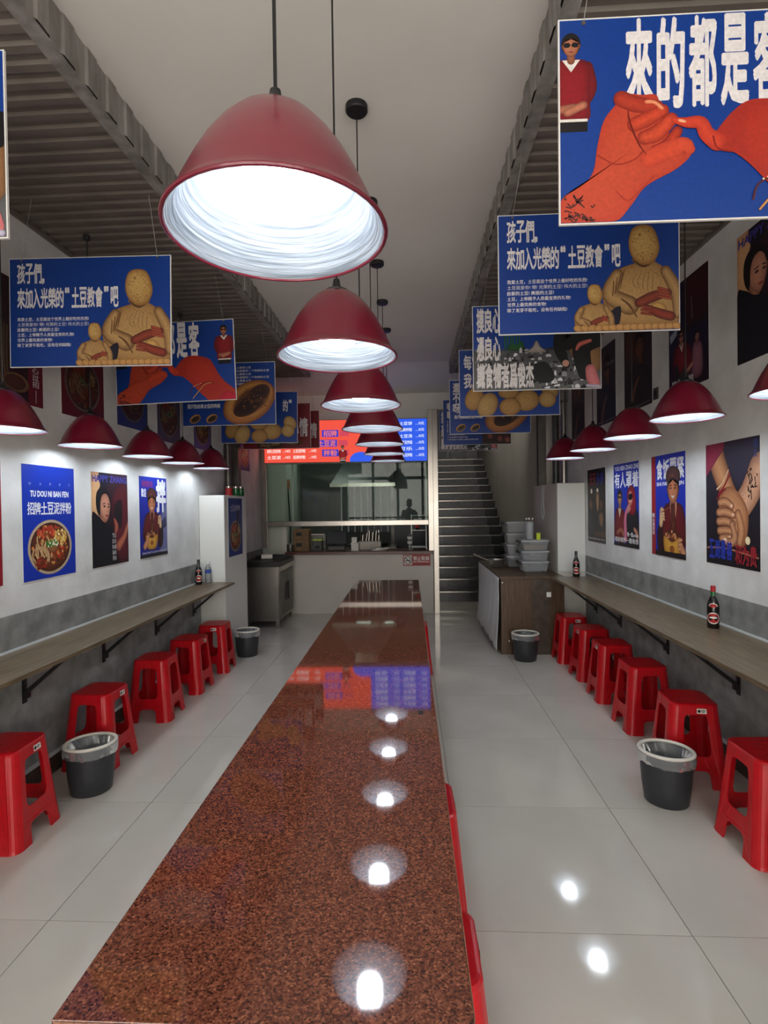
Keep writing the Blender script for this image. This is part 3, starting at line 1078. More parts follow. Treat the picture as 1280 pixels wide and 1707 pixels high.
    def _fit(s, t, x0, y0, x1, y1, c, bold):
        vs, fs = text_mesh(t, bold)
        if not vs:
            return
        key = 'let%d' % s.n
        s.d.setdefault(key, ([], [], []))
        ax, bx = min(v[0] for v in vs), max(v[0] for v in vs)
        ay, by = min(v[1] for v in vs), max(v[1] for v in vs)
        if t in '一，,.“”·…':
            k = (x1 - x0)
            cy = (y0 + y1) / 2
            if t in '，,.':
                pts = [(x0 + (v[0] - ax) / (bx - ax) * k * 0.25, y1 - (v[1] - ay) / (by - ay) * (y1 - y0) * 0.18) for v in vs]
            elif t in '“”':
                pts = [(x0 + (v[0] - ax) / (bx - ax) * k * 0.5 + k * 0.2, y0 + (y1 - y0) * 0.2 - (v[1] - ay) / (by - ay) * (y1 - y0) * 0.18) for v in vs]
            else:
                pts = [(x0 + (v[0] - ax) / (bx - ax) * k, cy - (v[1] - ay) / (by - ay) * k * 0.15) for v in vs]
        else:
            pts = [(x0 + (v[0] - ax) / (bx - ax) * (x1 - x0), y1 - (v[1] - ay) / (by - ay) * (y1 - y0)) for v in vs]
        k = bold
        if k == 0 or len(t) > 20:
            s._add(key, pts, fs, [c] * len(pts))
            return
        ex, ey = k * (x1 - x0) / max(bx - ax, 0.3), k * (y1 - y0) / max(by - ay, 0.3)
        for q, (dx, dy) in enumerate(((0, 0), (1, 0.6), (-1, -0.6), (-1, 0.6), (1, -0.6), (0, 0.9), (0, -0.9), (0.5, 0), (-0.5, 0))):
            s._add(key, [(p[0] + dx * ex, p[1] + dy * ey) for p in pts], fs, [c] * len(pts), dz=q * 8e-6)

    def vtext(s, t, x0, y0, x1, y1, c, bold=0.02, fill=0.88):
        s.n += 1
        h = (y1 - y0) / len(t)
        for i, ch in enumerate(t):
            if ch != ' ':
                s._fit(ch, x0, y0 + h * i + h * (1 - fill) / 2, x1, y0 + h * (i + 1) - h * (1 - fill) / 2, c, bold)

    def build(s, parent, z=0.0, m=None):
        m = m or M['print']
        for key in s.d:
            nm = 'printed_picture' if key == 'pic' else 'lettering'
            V, F, C = s.d[key]
            if not F:
                continue
            me = bpy.data.meshes.new(nm)
            me.from_pydata([(a, b_, c + z) for a, b_, c in V], [], F)
            ca = me.color_attributes.new('Col', 'FLOAT_COLOR', 'POINT')
            flat = []
            for c in C:
                flat += c
            ca.data.foreach_set('color', flat)
            me.materials.append(m)
            me.update()
            o = bpy.data.objects.new(nm, me)
            COL.objects.link(o)
            o.parent = parent


BLUE = (6, 55, 136)
WHT = (225, 220, 220)


# ---- drawing blocks
def face(a, cx, cy, r, skin=(196, 140, 105), hair=(22, 16, 16), glasses=False, smile=False, hat=None, turn=0.0, asp=1.3):
    dk = mixc(skin, (40, 10, 0), 0.5)
    a.ell(cx, cy - r * 0.15, r * 1.12, r * asp * 1.05, hair, hair)
    a.stroke([(cx + turn * r, cy + r * 0.9), (cx + turn * r, cy + r * 1.7)], r * 0.9, mixc(skin, (60, 20, 10), 0.25), dk)
    a.ell(cx + turn * r * 0.3, cy + r * 0.1, r * 0.92, r * asp * 0.95, skin, dk, off=(-r * 0.15, 0))
    ox = cx + turn * r * 0.6
    a.blob([(cx - r * 0.95, cy - r * 0.35), (cx - r * 0.5, cy - r * 1.25), (cx + r * 0.5, cy - r * 1.25), (cx + r * 0.95, cy - r * 0.3), (cx + r * 0.5, cy - r * 0.72), (cx - r * 0.4, cy - r * 0.72)], hair, hair)
    for q in (-1, 1):
        a.stroke([(ox + q * r * 0.62, cy - r * 0.28), (ox + q * r * 0.2, cy - r * 0.3)], r * 0.1, hair, hair)
        if glasses:
            a.blob([(ox + q * r * 0.1, cy - r * 0.22), (ox + q * r * 0.8, cy - r * 0.26), (ox + q * r * 0.72, cy + r * 0.18), (ox + q * r * 0.2, cy + r * 0.16)], (20, 20, 26), (8, 8, 10))
        else:
            a.ell(ox + q * r * 0.4, cy - r * 0.05, r * 0.17, r * 0.08, (30, 18, 14), (60, 30, 20))
        a.ell(cx + q * r * 0.95, cy + r * 0.1, r * 0.12, r * 0.25, dk, dk)
    a.stroke([(ox, cy - r * 0.05), (ox + r * 0.1 * (1 if turn >= 0 else -1), cy + r * 0.38), (ox - r * 0.08, cy + r * 0.42)], r * 0.12, mixc(skin, (60, 20, 10), 0.3), skin)
    if smile:
        a.blob([(ox - r * 0.42, cy + r * 0.55), (ox, cy + r * 0.62), (ox + r * 0.42, cy + r * 0.53), (ox, cy + r * 0.92)], (235, 228, 215), (120, 40, 36))
    else:
        a.ell(ox, cy + r * 0.72, r * 0.26, r * 0.09, (150, 60, 54), (110, 40, 36))
    if hat:
        a.blob([(cx - r * 1.2, cy - r * 0.65), (cx - r * 1.1, cy - r * 1.6), (cx, cy - r * 2.0), (cx + r * 1.15, cy - r * 1.55), (cx + r * 1.2, cy - r * 0.6), (cx, cy - r * 0.9)], hat, mixc(hat, (0, 0, 0), 0.5))
        a.ell(cx - r * 0.1, cy - r * 1.15, r * 0.14, r * 0.1, (190, 90, 70), (120, 50, 40))


def bowl(a, cx, cy, rx, ry, seed=1, rim=(226, 206, 178), mood=1.0, n=130):
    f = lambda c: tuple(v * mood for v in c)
    a.ell(cx, cy, rx, ry, f(rim), f(mixc(rim, (90, 60, 30), 0.35)), n=36)
    a.ell(cx, cy, rx * 0.9, ry * 0.9, f((120, 60, 30)), f((60, 28, 18)), n=36)
    rnd = random.Random(seed)
    a.speck(cx, cy, rx * 0.8, ry * 0.8, n, rx * 0.07, [f((150, 70, 34)), f((196, 120, 60)), f((96, 44, 26)), f((170, 46, 24)), f((206, 156, 90)), f((70, 40, 24))], seed)
    for k in range(14):
        x0 = cx - rx * rnd.uniform(0.1, 0.75)
        y0 = cy + ry * rnd.uniform(-0.4, 0.1)
        a.stroke([(x0, y0), (x0 + rx * rnd.uniform(-0.1, 0.15), y0 + ry * 0.25), (x0 + rx * rnd.uniform(0.0, 0.3), y0 + ry * 0.5)], rx * 0.065, f((214, 180, 130)), f((150, 100, 60)), sub=3)
    a.speck(cx + rx * 0.42, cy - ry * 0.35, rx * 0.3, ry * 0.28, n // 3, rx * 0.06, [f((226, 186, 90)), f((206, 150, 70)), f((236, 210, 150))], seed + 1)
    a.speck(cx - rx * 0.2, cy - ry * 0.55, rx * 0.4, ry * 0.22, n // 3, rx * 0.07, [f((176, 60, 36)), f((206, 96, 60))], seed + 2)
    a.ell(cx + rx * 0.08, cy + ry * 0.02, rx * 0.26, ry * 0.2, f((150, 96, 56)), f((110, 60, 34)))
    a.speck(cx + rx * 0.05, cy - ry * 0.12, rx * 0.28, ry * 0.14, n // 3, rx * 0.05, [f((60, 120, 50)), f((220, 220, 190)), f((90, 150, 70))], seed + 3)
    a.speck(cx - rx * 0.45, cy + ry * 0.55, rx * 0.25, ry * 0.2, n // 4, rx * 0.06, [f((150, 50, 26)), f((110, 36, 20))], seed + 4)


def arm(a, pts, ws, skin):
    a.stroke(pts, ws, skin, mixc(skin, (40, 0, 0), 0.45))


def cardigan_man(a, x, y, k):
    """man in sunglasses, red cardigan over a white tee, hands joined; x centre, y top of the head, k scale"""
    a.stroke([(x - 8.2 * k, y + 17 * k), (x - 9.6 * k, y + 28 * k), (x - 4 * k, y + 38 * k)], [5 * k, 6 * k, 5 * k], (112, 14, 24))
    a.stroke([(x + 8.2 * k, y + 17 * k), (x + 9.6 * k, y + 28 * k), (x + 4 * k, y + 38 * k)], [5 * k, 6 * k, 5 * k], (120, 16, 26))
    a.blob([(x - 9 * k, y + 16 * k), (x, y + 13 * k), (x + 9 * k, y + 16 * k), (x + 9 * k, y + 32 * k), (x + 8 * k, y + 44 * k), (x - 8 * k, y + 44 * k), (x - 9 * k, y + 32 * k)], (138, 20, 30), (92, 10, 20))
    a.rect(x - 8 * k, y + 44 * k, x + 8 * k, y + 49 * k, (18, 16, 20))
    a.rect(x - 8 * k, y + 42.6 * k, x + 8 * k, y + 44 * k, (214, 210, 204))
    a.poly([(x - 4.4 * k, y + 13.5 * k), (x + 4.4 * k, y + 13.5 * k), (x, y + 19.5 * k)], (216, 212, 206), smooth=False)
    face(a, x, y + 6.5 * k, 4.3 * k, (176, 112, 84), glasses=True, asp=1.25)
    a.stroke([(x - 6 * k, y + 38 * k), (x + 1 * k, y + 37 * k)], 4 * k, (176, 104, 80))
    a.stroke([(x + 6 * k, y + 36 * k), (x - 2 * k, y + 39.5 * k)], 4 * k, (186, 114, 88))


def sign_pinky(a):
    a.text('來的都是客', 31, 2, 108, 44, WHT, 0.034, sep=0.82)
    cardigan_man(a, 5.5, 6, 1.0)
    cardigan_man(a, 138, 6, 1.0)
    s, d = (176, 56, 35), (130, 34, 22)
    # left hand with tattooed forearm
    a.blob([(-6, 92), (10, 82), (16, 75), (18, 63), (21, 51), (26, 44), (32, 38), (40, 38.5), (47, 39), (49, 47), (55, 62), (64, 67), (57, 75), (42, 83), (34, 93), (26, 101), (8, 108), (-6, 104)], (186, 68, 42), s, cx=34, cy=66)
    a.stroke([(30, 40), (37, 43), (47, 44.5)], [8, 8, 6.5], s, d)
    a.stroke([(36, 53), (42, 50.5), (50, 46.5)], [7, 7.5, 6], (202, 70, 42), (140, 34, 20))
    a.stroke([(41, 59.5), (47, 57.5), (54, 51)], [7, 8, 6.5], (206, 74, 44), (140, 34, 20))
    a.stroke([(46, 66), (52, 63.5), (57, 57)], [5, 6, 5], (186, 58, 34), (120, 26, 16))
    a.stroke([(43, 70), (52, 66.5), (60, 64), (63, 66)], [9, 9, 8, 5], (204, 72, 44), s)
    a.stroke([(33, 46), (34, 52), (38, 62), (42, 68)], [0.6, 1.1, 0.9, 0.4], (96, 20, 12), (150, 40, 24))
    a.stroke([(18, 67), (27, 72), (36, 70), (40, 66)], 0.7, (140, 36, 22), (170, 50, 30))
    a.stroke([(27, 85), (33, 90), (40, 84), (46, 78)], 0.8, (150, 40, 26), (180, 54, 32))
    a.stroke([(42, 42), (46, 42.5), (49.5, 45.5)], 2, (226, 150, 110), (190, 80, 50))
    rnd = random.Random(5)
    for k in range(26):
        x, y = 2 + rnd.random() * 13, 86 + rnd.random() * 13
        a.stroke([(x, y), (x + rnd.uniform(-1, 3), y + rnd.uniform(-2, 2)), (x + rnd.uniform(0, 4), y + rnd.uniform(-2, 3))], 0.7, (60, 24, 22), (90, 30, 26), step=(k % 6 == 0))
    # right hand
    a.poly([(71, 56), (75, 60), (74, 66), (83, 68), (90, 73), (95, 78), (104, 88), (112, 96), (120, 101), (151, 101), (151, 90), (138, 78), (130, 68), (124, 56), (118, 48), (107, 44), (98, 43), (90, 44), (83, 49), (77, 56), (74, 60), (70, 54), (62, 51), (56, 51)], (164, 42, 29))
    a.ell(106, 64, 22, 15, (178, 49, 33), (164, 42, 29), rot=40)
    a.stroke([(55, 51.5), (61, 53), (68, 53.5), (71, 59), (76, 63)], [2.5, 5, 6.5, 7.5, 9], (204, 66, 42), (168, 44, 28))
    a.ell(59.2, 52.2, 2.2, 0.8, (236, 176, 140), (210, 120, 80), rot=15)
    a.stroke([(74, 60), (76, 66), (83, 68)], 1.0, (130, 26, 18), (170, 44, 28))
    a.stroke([(104, 45), (112, 48), (118, 56)], 0.9, (140, 30, 20), (180, 46, 32))
    a.stroke([(93, 92), (96, 84), (106, 80), (118, 76), (124, 80)], 0.9, (66, 22, 18), (110, 40, 26))
    a.stroke([(96, 97), (104, 88), (112, 80), (120, 78)], 1.2, (210, 160, 90), (110, 60, 30))
    for k in range(5):
        a.ell(98 + k * 2.2, 82 - k * 0.9, 0.5, 0.5, (240, 220, 200))
    a.blob([(128, 101), (138, 90), (151, 94), (151, 101)], (186, 22, 50), (150, 16, 40))


def potato(a, cx, cy, rx, ry, rot=0, c=(196, 158, 96), seed=1, n=30):
    a.ell(cx, cy, rx, ry, c, mixc(c, (90, 50, 10), 0.6), rot=rot, off=(-rx * 0.2, -ry * 0.25))
    a.speck(cx, cy, rx * 0.8, ry * 0.8, n, min(rx, ry) * 0.05, [mixc(c, (110, 60, 20), 0.5), mixc(c, (110, 60, 20), 0.3)], seed)


def robed(a, x, y, k, seed):
    """robed figure with a potato for a head, arms folded over potatoes; x,y = centre of the head"""
    rb, dk = (178, 140, 88), (96, 62, 34)
    a.blob([(x - 8 * k, y + 15 * k), (x, y + 14 * k), (x + 9 * k, y + 14 * k), (x + 19 * k, y + 22 * k), (x + 27 * k, y + 38 * k), (x + 31 * k, y + 60 * k), (x + 20 * k, y + 68 * k), (x - 22 * k, y + 67 * k), (x - 34 * k, y + 44 * k), (x - 24 * k, y + 22 * k)], rb, (140, 100, 56), cx=x, cy=y + 36 * k)
    a.speck(x + 2 * k, y + 30 * k, 14 * k, 14 * k, 60, 0.5 * k, [(130, 90, 50), (150, 110, 64)], seed)
    a.stroke([(x - 22 * k, y + 24 * k), (x - 28 * k, y + 40 * k), (x - 12 * k, y + 50 * k)], [10 * k, 14 * k, 16 * k], (184, 146, 94), dk)
    a.stroke([(x + 18 * k, y + 22 * k), (x + 27 * k, y + 40 * k), (x + 28 * k, y + 58 * k)], [9 * k, 11 * k, 8 * k], (176, 138, 88), dk)
    for q in range(5):
        a.stroke([(x - (4 - q * 3) * k, y + 20 * k), (x - (9 - q * 4) * k, y + (30 + q) * k), (x - (5 - q * 3) * k, y + (38 + q) * k)], [0.4 * k, 1.2 * k, 0.4 * k], (146, 108, 64), (170, 132, 82))
    a.stroke([(x - 9 * k, y + 12 * k), (x, y + 17.5 * k), (x + 9 * k, y + 12.5 * k)], [2 * k, 2.6 * k, 2 * k], (70, 44, 26), (150, 112, 66))
    a.stroke([(x - 19 * k, y + 44 * k), (x - 12 * k, y + 50 * k), (x - 6 * k, y + 60 * k)], [1 * k, 2.4 * k, 1.2 * k], (84, 54, 30), (150, 112, 66))
    for q in range(4):
        a.stroke([(x - (16 + q * 3) * k, y + (20 + q * 3) * k), (x - (20 + q * 2) * k, y + (36 + q * 2) * k)], 0.9 * k, dk, (140, 104, 62))
    a.stroke([(x - 4 * k, y + 48 * k), (x + 8 * k, y + 43 * k), (x + 20 * k, y + 40 * k)], [8 * k, 9 * k, 6 * k], (138, 58, 40), (70, 26, 18))
    for q in range(4):
        a.stroke([(x + 12 * k, y + (36 + q * 2.4) * k), (x + (19 + q) * k, y + (38 + q * 2.4) * k)], 2.3 * k, (164, 74, 50), (90, 34, 24))
    potato(a, x + 12 * k, y + 53 * k, 7 * k, 5 * k, 20, (196, 152, 86), seed + 1, 12)
    a.stroke([(x + 22 * k, y + 60 * k), (x + 12 * k, y + 57 * k), (x + 2 * k, y + 52 * k)], [8 * k, 8 * k, 5 * k], (140, 52, 34), (66, 22, 14))
    for q in range(3):
        a.stroke([(x + 6 * k, y + (53 + q * 2.5) * k), (x - 2 * k, y + (51 + q * 2.8) * k)], 2.2 * k, (150, 62, 42), (80, 28, 20))
    a.blob([(x - 36 * k, y + 62 * k), (x - 20 * k, y + 50 * k), (x - 22 * k, y + 68 * k), (x - 34 * k, y + 70 * k)], (24, 22, 40), (14, 14, 30))
    a.blob([(x - 12.5 * k, y - 2 * k), (x - 10 * k, y - 13 * k), (x - 3 * k, y - 17 * k), (x + 7 * k, y - 15 * k), (x + 12 * k, y - 4 * k), (x + 12.5 * k, y + 6 * k), (x + 7 * k, y + 15 * k), (x - 2 * k, y + 16 * k), (x - 10 * k, y + 9 * k)], (198, 160, 96), (136, 92, 44), cx=x - 3 * k, cy=y - 4 * k)
    a.speck(x, y, 10 * k, 13 * k, 70, 0.6 * k, [(150, 104, 54), (120, 76, 36), (206, 172, 110)], seed + 2)


def sign_church(a):
    a.text('孩子們，', 6.8, 4.5, 38, 22.5, WHT, 0.026, sep=0.93)
    a.text('來加入光榮的“土豆教會”吧', 6.8, 27.5, 102, 45.5, WHT, 0.026, sep=0.93)
    rows = [('我爱土豆，土豆是这个世界上最好吃的东西!', 74), ('土豆我爱你! 噢! 光荣的土豆! 伟大的土豆!', 74), ('自豪的土豆! 美丽的土豆!', 46),
            ('土豆，上帝赐予人类最宝贵的礼物!', 60), ('世界上最完美的食物!', 39.5), ('除了发芽不能吃，没有任何缺陷!', 57)]
    for i, (t, x) in enumerate(rows):
        a.text(t, 6.8, 54.4 + 4.8 * i, x, 57.8 + 4.8 * i, WHT, 0.012)
    robed(a, 121, 29, 1.0, 3)
    robed(a, 80, 69, 0.5, 9)
    rnd = random.Random(2)
    for k in range(15):
        potato(a, 66 + k * 5.8, 97.5, 4.2, 3.0, rnd.uniform(-20, 20), (190, 142, 84), k, 6)


def sign_city(a):
    rnd = random.Random(11)
    a.rect(0, 52, 150, 100, (70, 72, 76), (96, 96, 98))
    for k in range(6):
        a.stroke([(38 + k * 3.4, 52), (37 + k * 3.4 + rnd.uniform(-1, 1), 24)], 1.6, (40, 110, 40), (20, 60, 30))
    a.blob([(40, 52), (46, 44), (52, 48), (58, 42), (60, 53)], (36, 92, 44), (24, 60, 34))
    for lay in range(7):
        a.n += 1
        y0 = 50 + lay * 7
        for k in range(26):
            x = rnd.uniform(0, 130)
            y = y0 + rnd.uniform(-2, 5)
            w, h = rnd.uniform(2, 7), rnd.uniform(2, 7)
            g = rnd.choice((24, 50, 90, 150, 196, 225, 16, 110))
            a._add('pic', [(x, y + h), (x, y + h * 0.35), (x + w / 2, y), (x + w, y + h * 0.35), (x + w, y + h)], [(0, 1, 4), (1, 3, 4), (1, 2, 3)], [(g, g, g + 3)] * 5, dz=k * 5e-7)
    a.blob([(64, 56), (70, 50), (75, 42), (80, 50), (86, 56)], (172, 160, 150), (110, 100, 96))
    a.blob([(70, 72), (86, 68), (96, 84), (90, 92), (74, 90)], (22, 24, 28), (16, 18, 22))
    a.stroke([(80, 98), (104, 93), (132, 88)], 1.2, (40, 40, 42))
    # seated person in black
    a.blob([(120, 40), (142, 34), (150, 50), (150, 76), (136, 84), (122, 70), (112, 52)], (150, 110, 70), (110, 76, 48))
    a.stroke([(104, 30), (102, 52), (110, 72)], [14, 14, 8], (16, 16, 20), (6, 6, 10))
    a.stroke([(118, 22), (122, 30), (118, 46)], [26, 30, 16], (150, 24, 34), (96, 14, 24))
    a.stroke([(114, 30), (120, 38), (112, 50)], [22, 20, 10], (18, 18, 22), (10, 10, 12))
    a.stroke([(146, 42), (128, 52), (132, 82)], [20, 22, 17], (18, 18, 24), (8, 8, 12))
    a.stroke([(138, 44), (126, 48), (122, 54)], [4, 5, 3], (206, 110, 96), (170, 80, 70))
    a.ell(109, 70, 4, 4, (206, 150, 130))
    a.stroke([(138, 78), (140, 88), (143, 94)], [12, 14, 12], (216, 130, 132), (180, 96, 100))
    a.stroke([(134, 97), (148, 98)], 3.4, (190, 186, 206), (140, 136, 160))
    for t, y0, y1, x1 in (('摸良心', 3.5, 31, 31), ('憑良心', 37, 64, 31), ('識食物者爲俊杰', 68.5, 97, 70)):
        a.text(t, 4, y0, x1 + 1.5, y1, WHT, 0.036, sep=0.9)


def sign_potatoes(a):
    a.text('每當', 6, 8, 32, 29, WHT, 0.03, sep=0.88)
    a.text('我，', 6, 36, 32, 57, WHT, 0.03, sep=0.88)
    a.text('的“', 122, 16, 142, 38, WHT, 0.03, sep=0.9)
    pc = (200, 164, 104)
    for i, (x, y, rx, ry, r) in enumerate([(136, 62, 12, 15, -30), (74, 66, 16, 9, 0), (22, 74, 14, 18, 20), (42, 84, 15, 20, 25), (101, 78, 19, 16, -10), (76, 87, 16.5, 13.5, 0), (132, 77, 13, 12.5, 20)]):
        potato(a, x, y, rx, ry, r, mixc(pc, (180, 130, 70), 0.25 * (i % 3)), i + 20, 40)


def sign_baked(a, chars='還不呀'):
    a.vtext(chars, 6, 4, 18, 62, WHT, 0.03)
    for i in range(6):
        a.text(['人人都爱土豆', '每天都要吃一个热热的土豆', '人人都爱土豆', '每天都要吃一个热热的土豆', '人人都爱土豆', '每天都要吃'][i], 84, 6 + 5.3 * i, (112, 141, 112, 141, 112, 105)[i], 9.6 + 5.3 * i, WHT, 0.01)
    a.text('我只怕血氧太低的時候', 8, 65, 61, 72, WHT, 0.03)
    a.ell(108, 64, 46, 31, (214, 158, 84), (120, 62, 30), rot=-32, n=36, off=(-10, -6))
    a.ell(112, 62, 38, 21, (60, 30, 26), (190, 128, 64), rot=-34, n=36)
    a.ell(106, 70, 26, 14, (34, 20, 22), (70, 36, 28), rot=-30, n=30)
    a.ell(124, 50, 20, 13, (44, 26, 28), (90, 52, 36), rot=-30, n=30)
    a.speck(112, 62, 30, 20, 90, 1.2, [(110, 60, 36), (60, 30, 24), (150, 90, 50)], 4)
    a.stroke([(78, 84), (92, 92), (112, 88)], 2.2, (190, 110, 60), (140, 76, 40))
    for x in (20, 47):
        a.ell(x, 89, 10, 6.5, (206, 160, 100), (140, 90, 50), rot=-30)
        a.ell(x + 0.6, 89.4, 8, 4.4, (44, 28, 20), (90, 60, 30), rot=-30)


def sign_grill(a):
    a.vtext('唱歌', 8, 6, 16, 42, WHT, 0.03)
    a.vtext('不如吃土豆', 8, 46, 11, 72, WHT, 0.01)
    for i in range(3):
        a.text(['土豆是最好的朋友', '土豆是最好的朋友啊', '土豆是这个世界上最好吃的东西'][i], 8, 76 + 5.5 * i, (48, 54, 78)[i], 79 + 5.5 * i, WHT, 0.01)
    a.rect(86, 56, 150, 100, (70, 26, 26), (40, 18, 20))
    rnd = random.Random(4)
    for k in range(9):
        x, y = rnd.uniform(92, 146), rnd.uniform(66, 96)
        a.ell(x, y, 7, 6, (150, 76, 64), (80, 34, 30), rot=rnd.uniform(0, 90))
    a.stroke([(88, 64), (110, 60), (140, 58)], 8, (90, 40, 34), (50, 20, 20))


def sign_mood(a):
    a.vtext('心', 108, 36, 124, 76, WHT, 0.03)
    a.vtext('好', 88, 36, 104, 76, WHT, 0.03)
    a.vtext('情', 126, 30, 144, 76, WHT, 0.03)
    a.vtext('吃土豆', 100, 8, 104, 32, (200, 170, 160), 0.01)
    a.text('一', 20, 10, 34, 30, WHT, 0.03)
    a.vtext('碗', 100, 6, 112, 28, WHT, 0.03)
    bowl(a, 60, 92, 30, 9, 3, (120, 70, 50), 0.7, 60)
    bowl(a, 112, 88, 20, 6, 5, (150, 90, 60), 0.7, 50)


def hang_sign(art_fn, x0, x1, z0, z1, y, bg, label, tilt=0.0, yaw=0.0, sx=0.07):
    W, H = x1 - x0, z1 - z0
    t = thing('hanging_sign', label, 'sign', ((x0 + x1) / 2, y, (z0 + z1) / 2), (math.pi / 2, tilt, yaw))
    MB().box(-W / 2, -H / 2, -0.008, W / 2, H / 2, 0.0).build('foam_board', M['board_edge'], t)
    a = Art(W - 0.008, H - 0.008, 150)
    a.uy = 100.0
    a.rect(0, 0, 150, 100, bg)
    art_fn(a)
    a.build(t)
    dz = (ZD if y < 6.65 else ZC - (y - 6.65) * 0.1782) - (z0 + z1) / 2
    for q in (-1, 1):
        xx = q * (W / 2 - sx)
        MB().tube([(xx, H / 2 - 0.012, 0.002), (xx - q * 0.05, dz - 0.0 * q, -0.01)], 0.0012, 5).build('string', M['nylon'], t)
        MB().lathe([(0.0, -0.0005), (0.006, -0.0005), (0.006, 0.002), (0.0, 0.002)], 10, (xx, H / 2 - 0.014, 0.001)).build('eyelet', M['steel'], t)
    return t


RED_BG = (120, 14, 30)
ys_r = [1.52, 2.575, 3.60, 4.57, 5.65, 6.72, 7.50]
fn_r = [sign_pinky, sign_church, sign_city, sign_potatoes, sign_baked, sign_grill, sign_city]
lab_r = ['nearest right blue sign with two orange hands linking little fingers',
         'right blue hanging sign with a robed potato-headed figure, second from the front',
         'blue hanging sign with grey townscape and seated person in black, third on the right',
         'right blue hanging sign with a row of pale potatoes',
         'right blue hanging sign with a baked half potato above the stairs',
         'right blue hanging sign with a dark food photo, second from the back',
         'furthest right hanging sign, its grey townscape mostly hidden']
zb = [2.355, 2.385, 2.335, 2.325, 2.32, 2.325, 2.33]
for y, fn, lab, z in zip(ys_r, fn_r, lab_r, zb):
    W = 0.855
    x0 = 0.437 if y < 2 else 0.445
    if y > 7:
        x0, W = 0.44, 0.82
    hang_sign(fn, x0, x0 + W, z, z + 0.575, y, BLUE, lab, 0.0 if y > 2 else 0.004)
ys_l = [1.57, 2.70, 3.70, 4.78, 5.86, 6.62, 7.40]
fn_l = [sign_city, sign_church, sign_pinky, sign_baked, sign_potatoes, sign_mood, sign_mood]
lab_l = ['blue hanging sign at the left photo edge showing only its right side',
         'left blue hanging sign with a robed potato-headed figure',
         'left blue sign with two orange hands linking little fingers, partly hidden',
         'left blue hanging sign with a large charred baked potato half',
         'left blue hanging sign with pale potatoes along its bottom edge',
         'dark red hanging sign with white characters, the nearer of two',
         'dark red hanging sign overlapping the lit menu, the further of two']
for i, (y, fn, lab) in enumerate(zip(ys_l, fn_l, lab_l)):
    z0 = [2.41, 2.325, 2.33, 2.33, 2.295, 2.31, 2.40][i]
    x1 = [-1.222, -1.228, -1.226, -1.212, -1.24, -1.235, -1.255][i]
    hang_sign(fn, x1 - 0.875, x1, z0, z0 + (0.575 if i != 6 else 0.53), y, RED_BG if i > 4 else BLUE, lab, [0, 0.012, -0.026, -0.004, 0.012, 0, 0][i])


# ------------------------------------------------------------------ posters
def poster(name, label, side, y0, y1, z0, z1, fn, bg, cat='poster', xw=None, ux=70):
    W, H = abs(y1 - y0), z1 - z0
    x = (XL + 0.002 if side == 'L' else XR - 0.002) if xw is None else xw
    t = thing(name, label, cat, (x, (y0 + y1) / 2, (z0 + z1) / 2), (math.pi / 2, 0, math.pi / 2 if side == 'L' else -math.pi / 2))
    MB().box(-W / 2, -H / 2, -0.001, W / 2, H / 2, 0.0006).build('paper_sheet', M['paper'], t)
    a = Art(W - 0.006, H - 0.006, ux)
    a.uy = 100.0
    a.rect(0, 0, ux, 100, bg)
    fn(a)
    a.build(t, 0.0006)
    return t


PB = (14, 50, 170)


def p_bowl_blue(a):
    a.text('HAPPY', 3, 15, 69, 17.6, (150, 160, 220), 0.0, sep=0.17)
    a.text('TU DOU NI BAN FEN', 10, 22.5, 61, 27.5, (235, 235, 240), 0.035)
    a.text('招牌土豆泥拌粉', 6, 32.5, 65, 43, (235, 235, 240), 0.018, sep=0.95)
    bowl(a, 35, 72.5, 29.5, 24.5, 1)


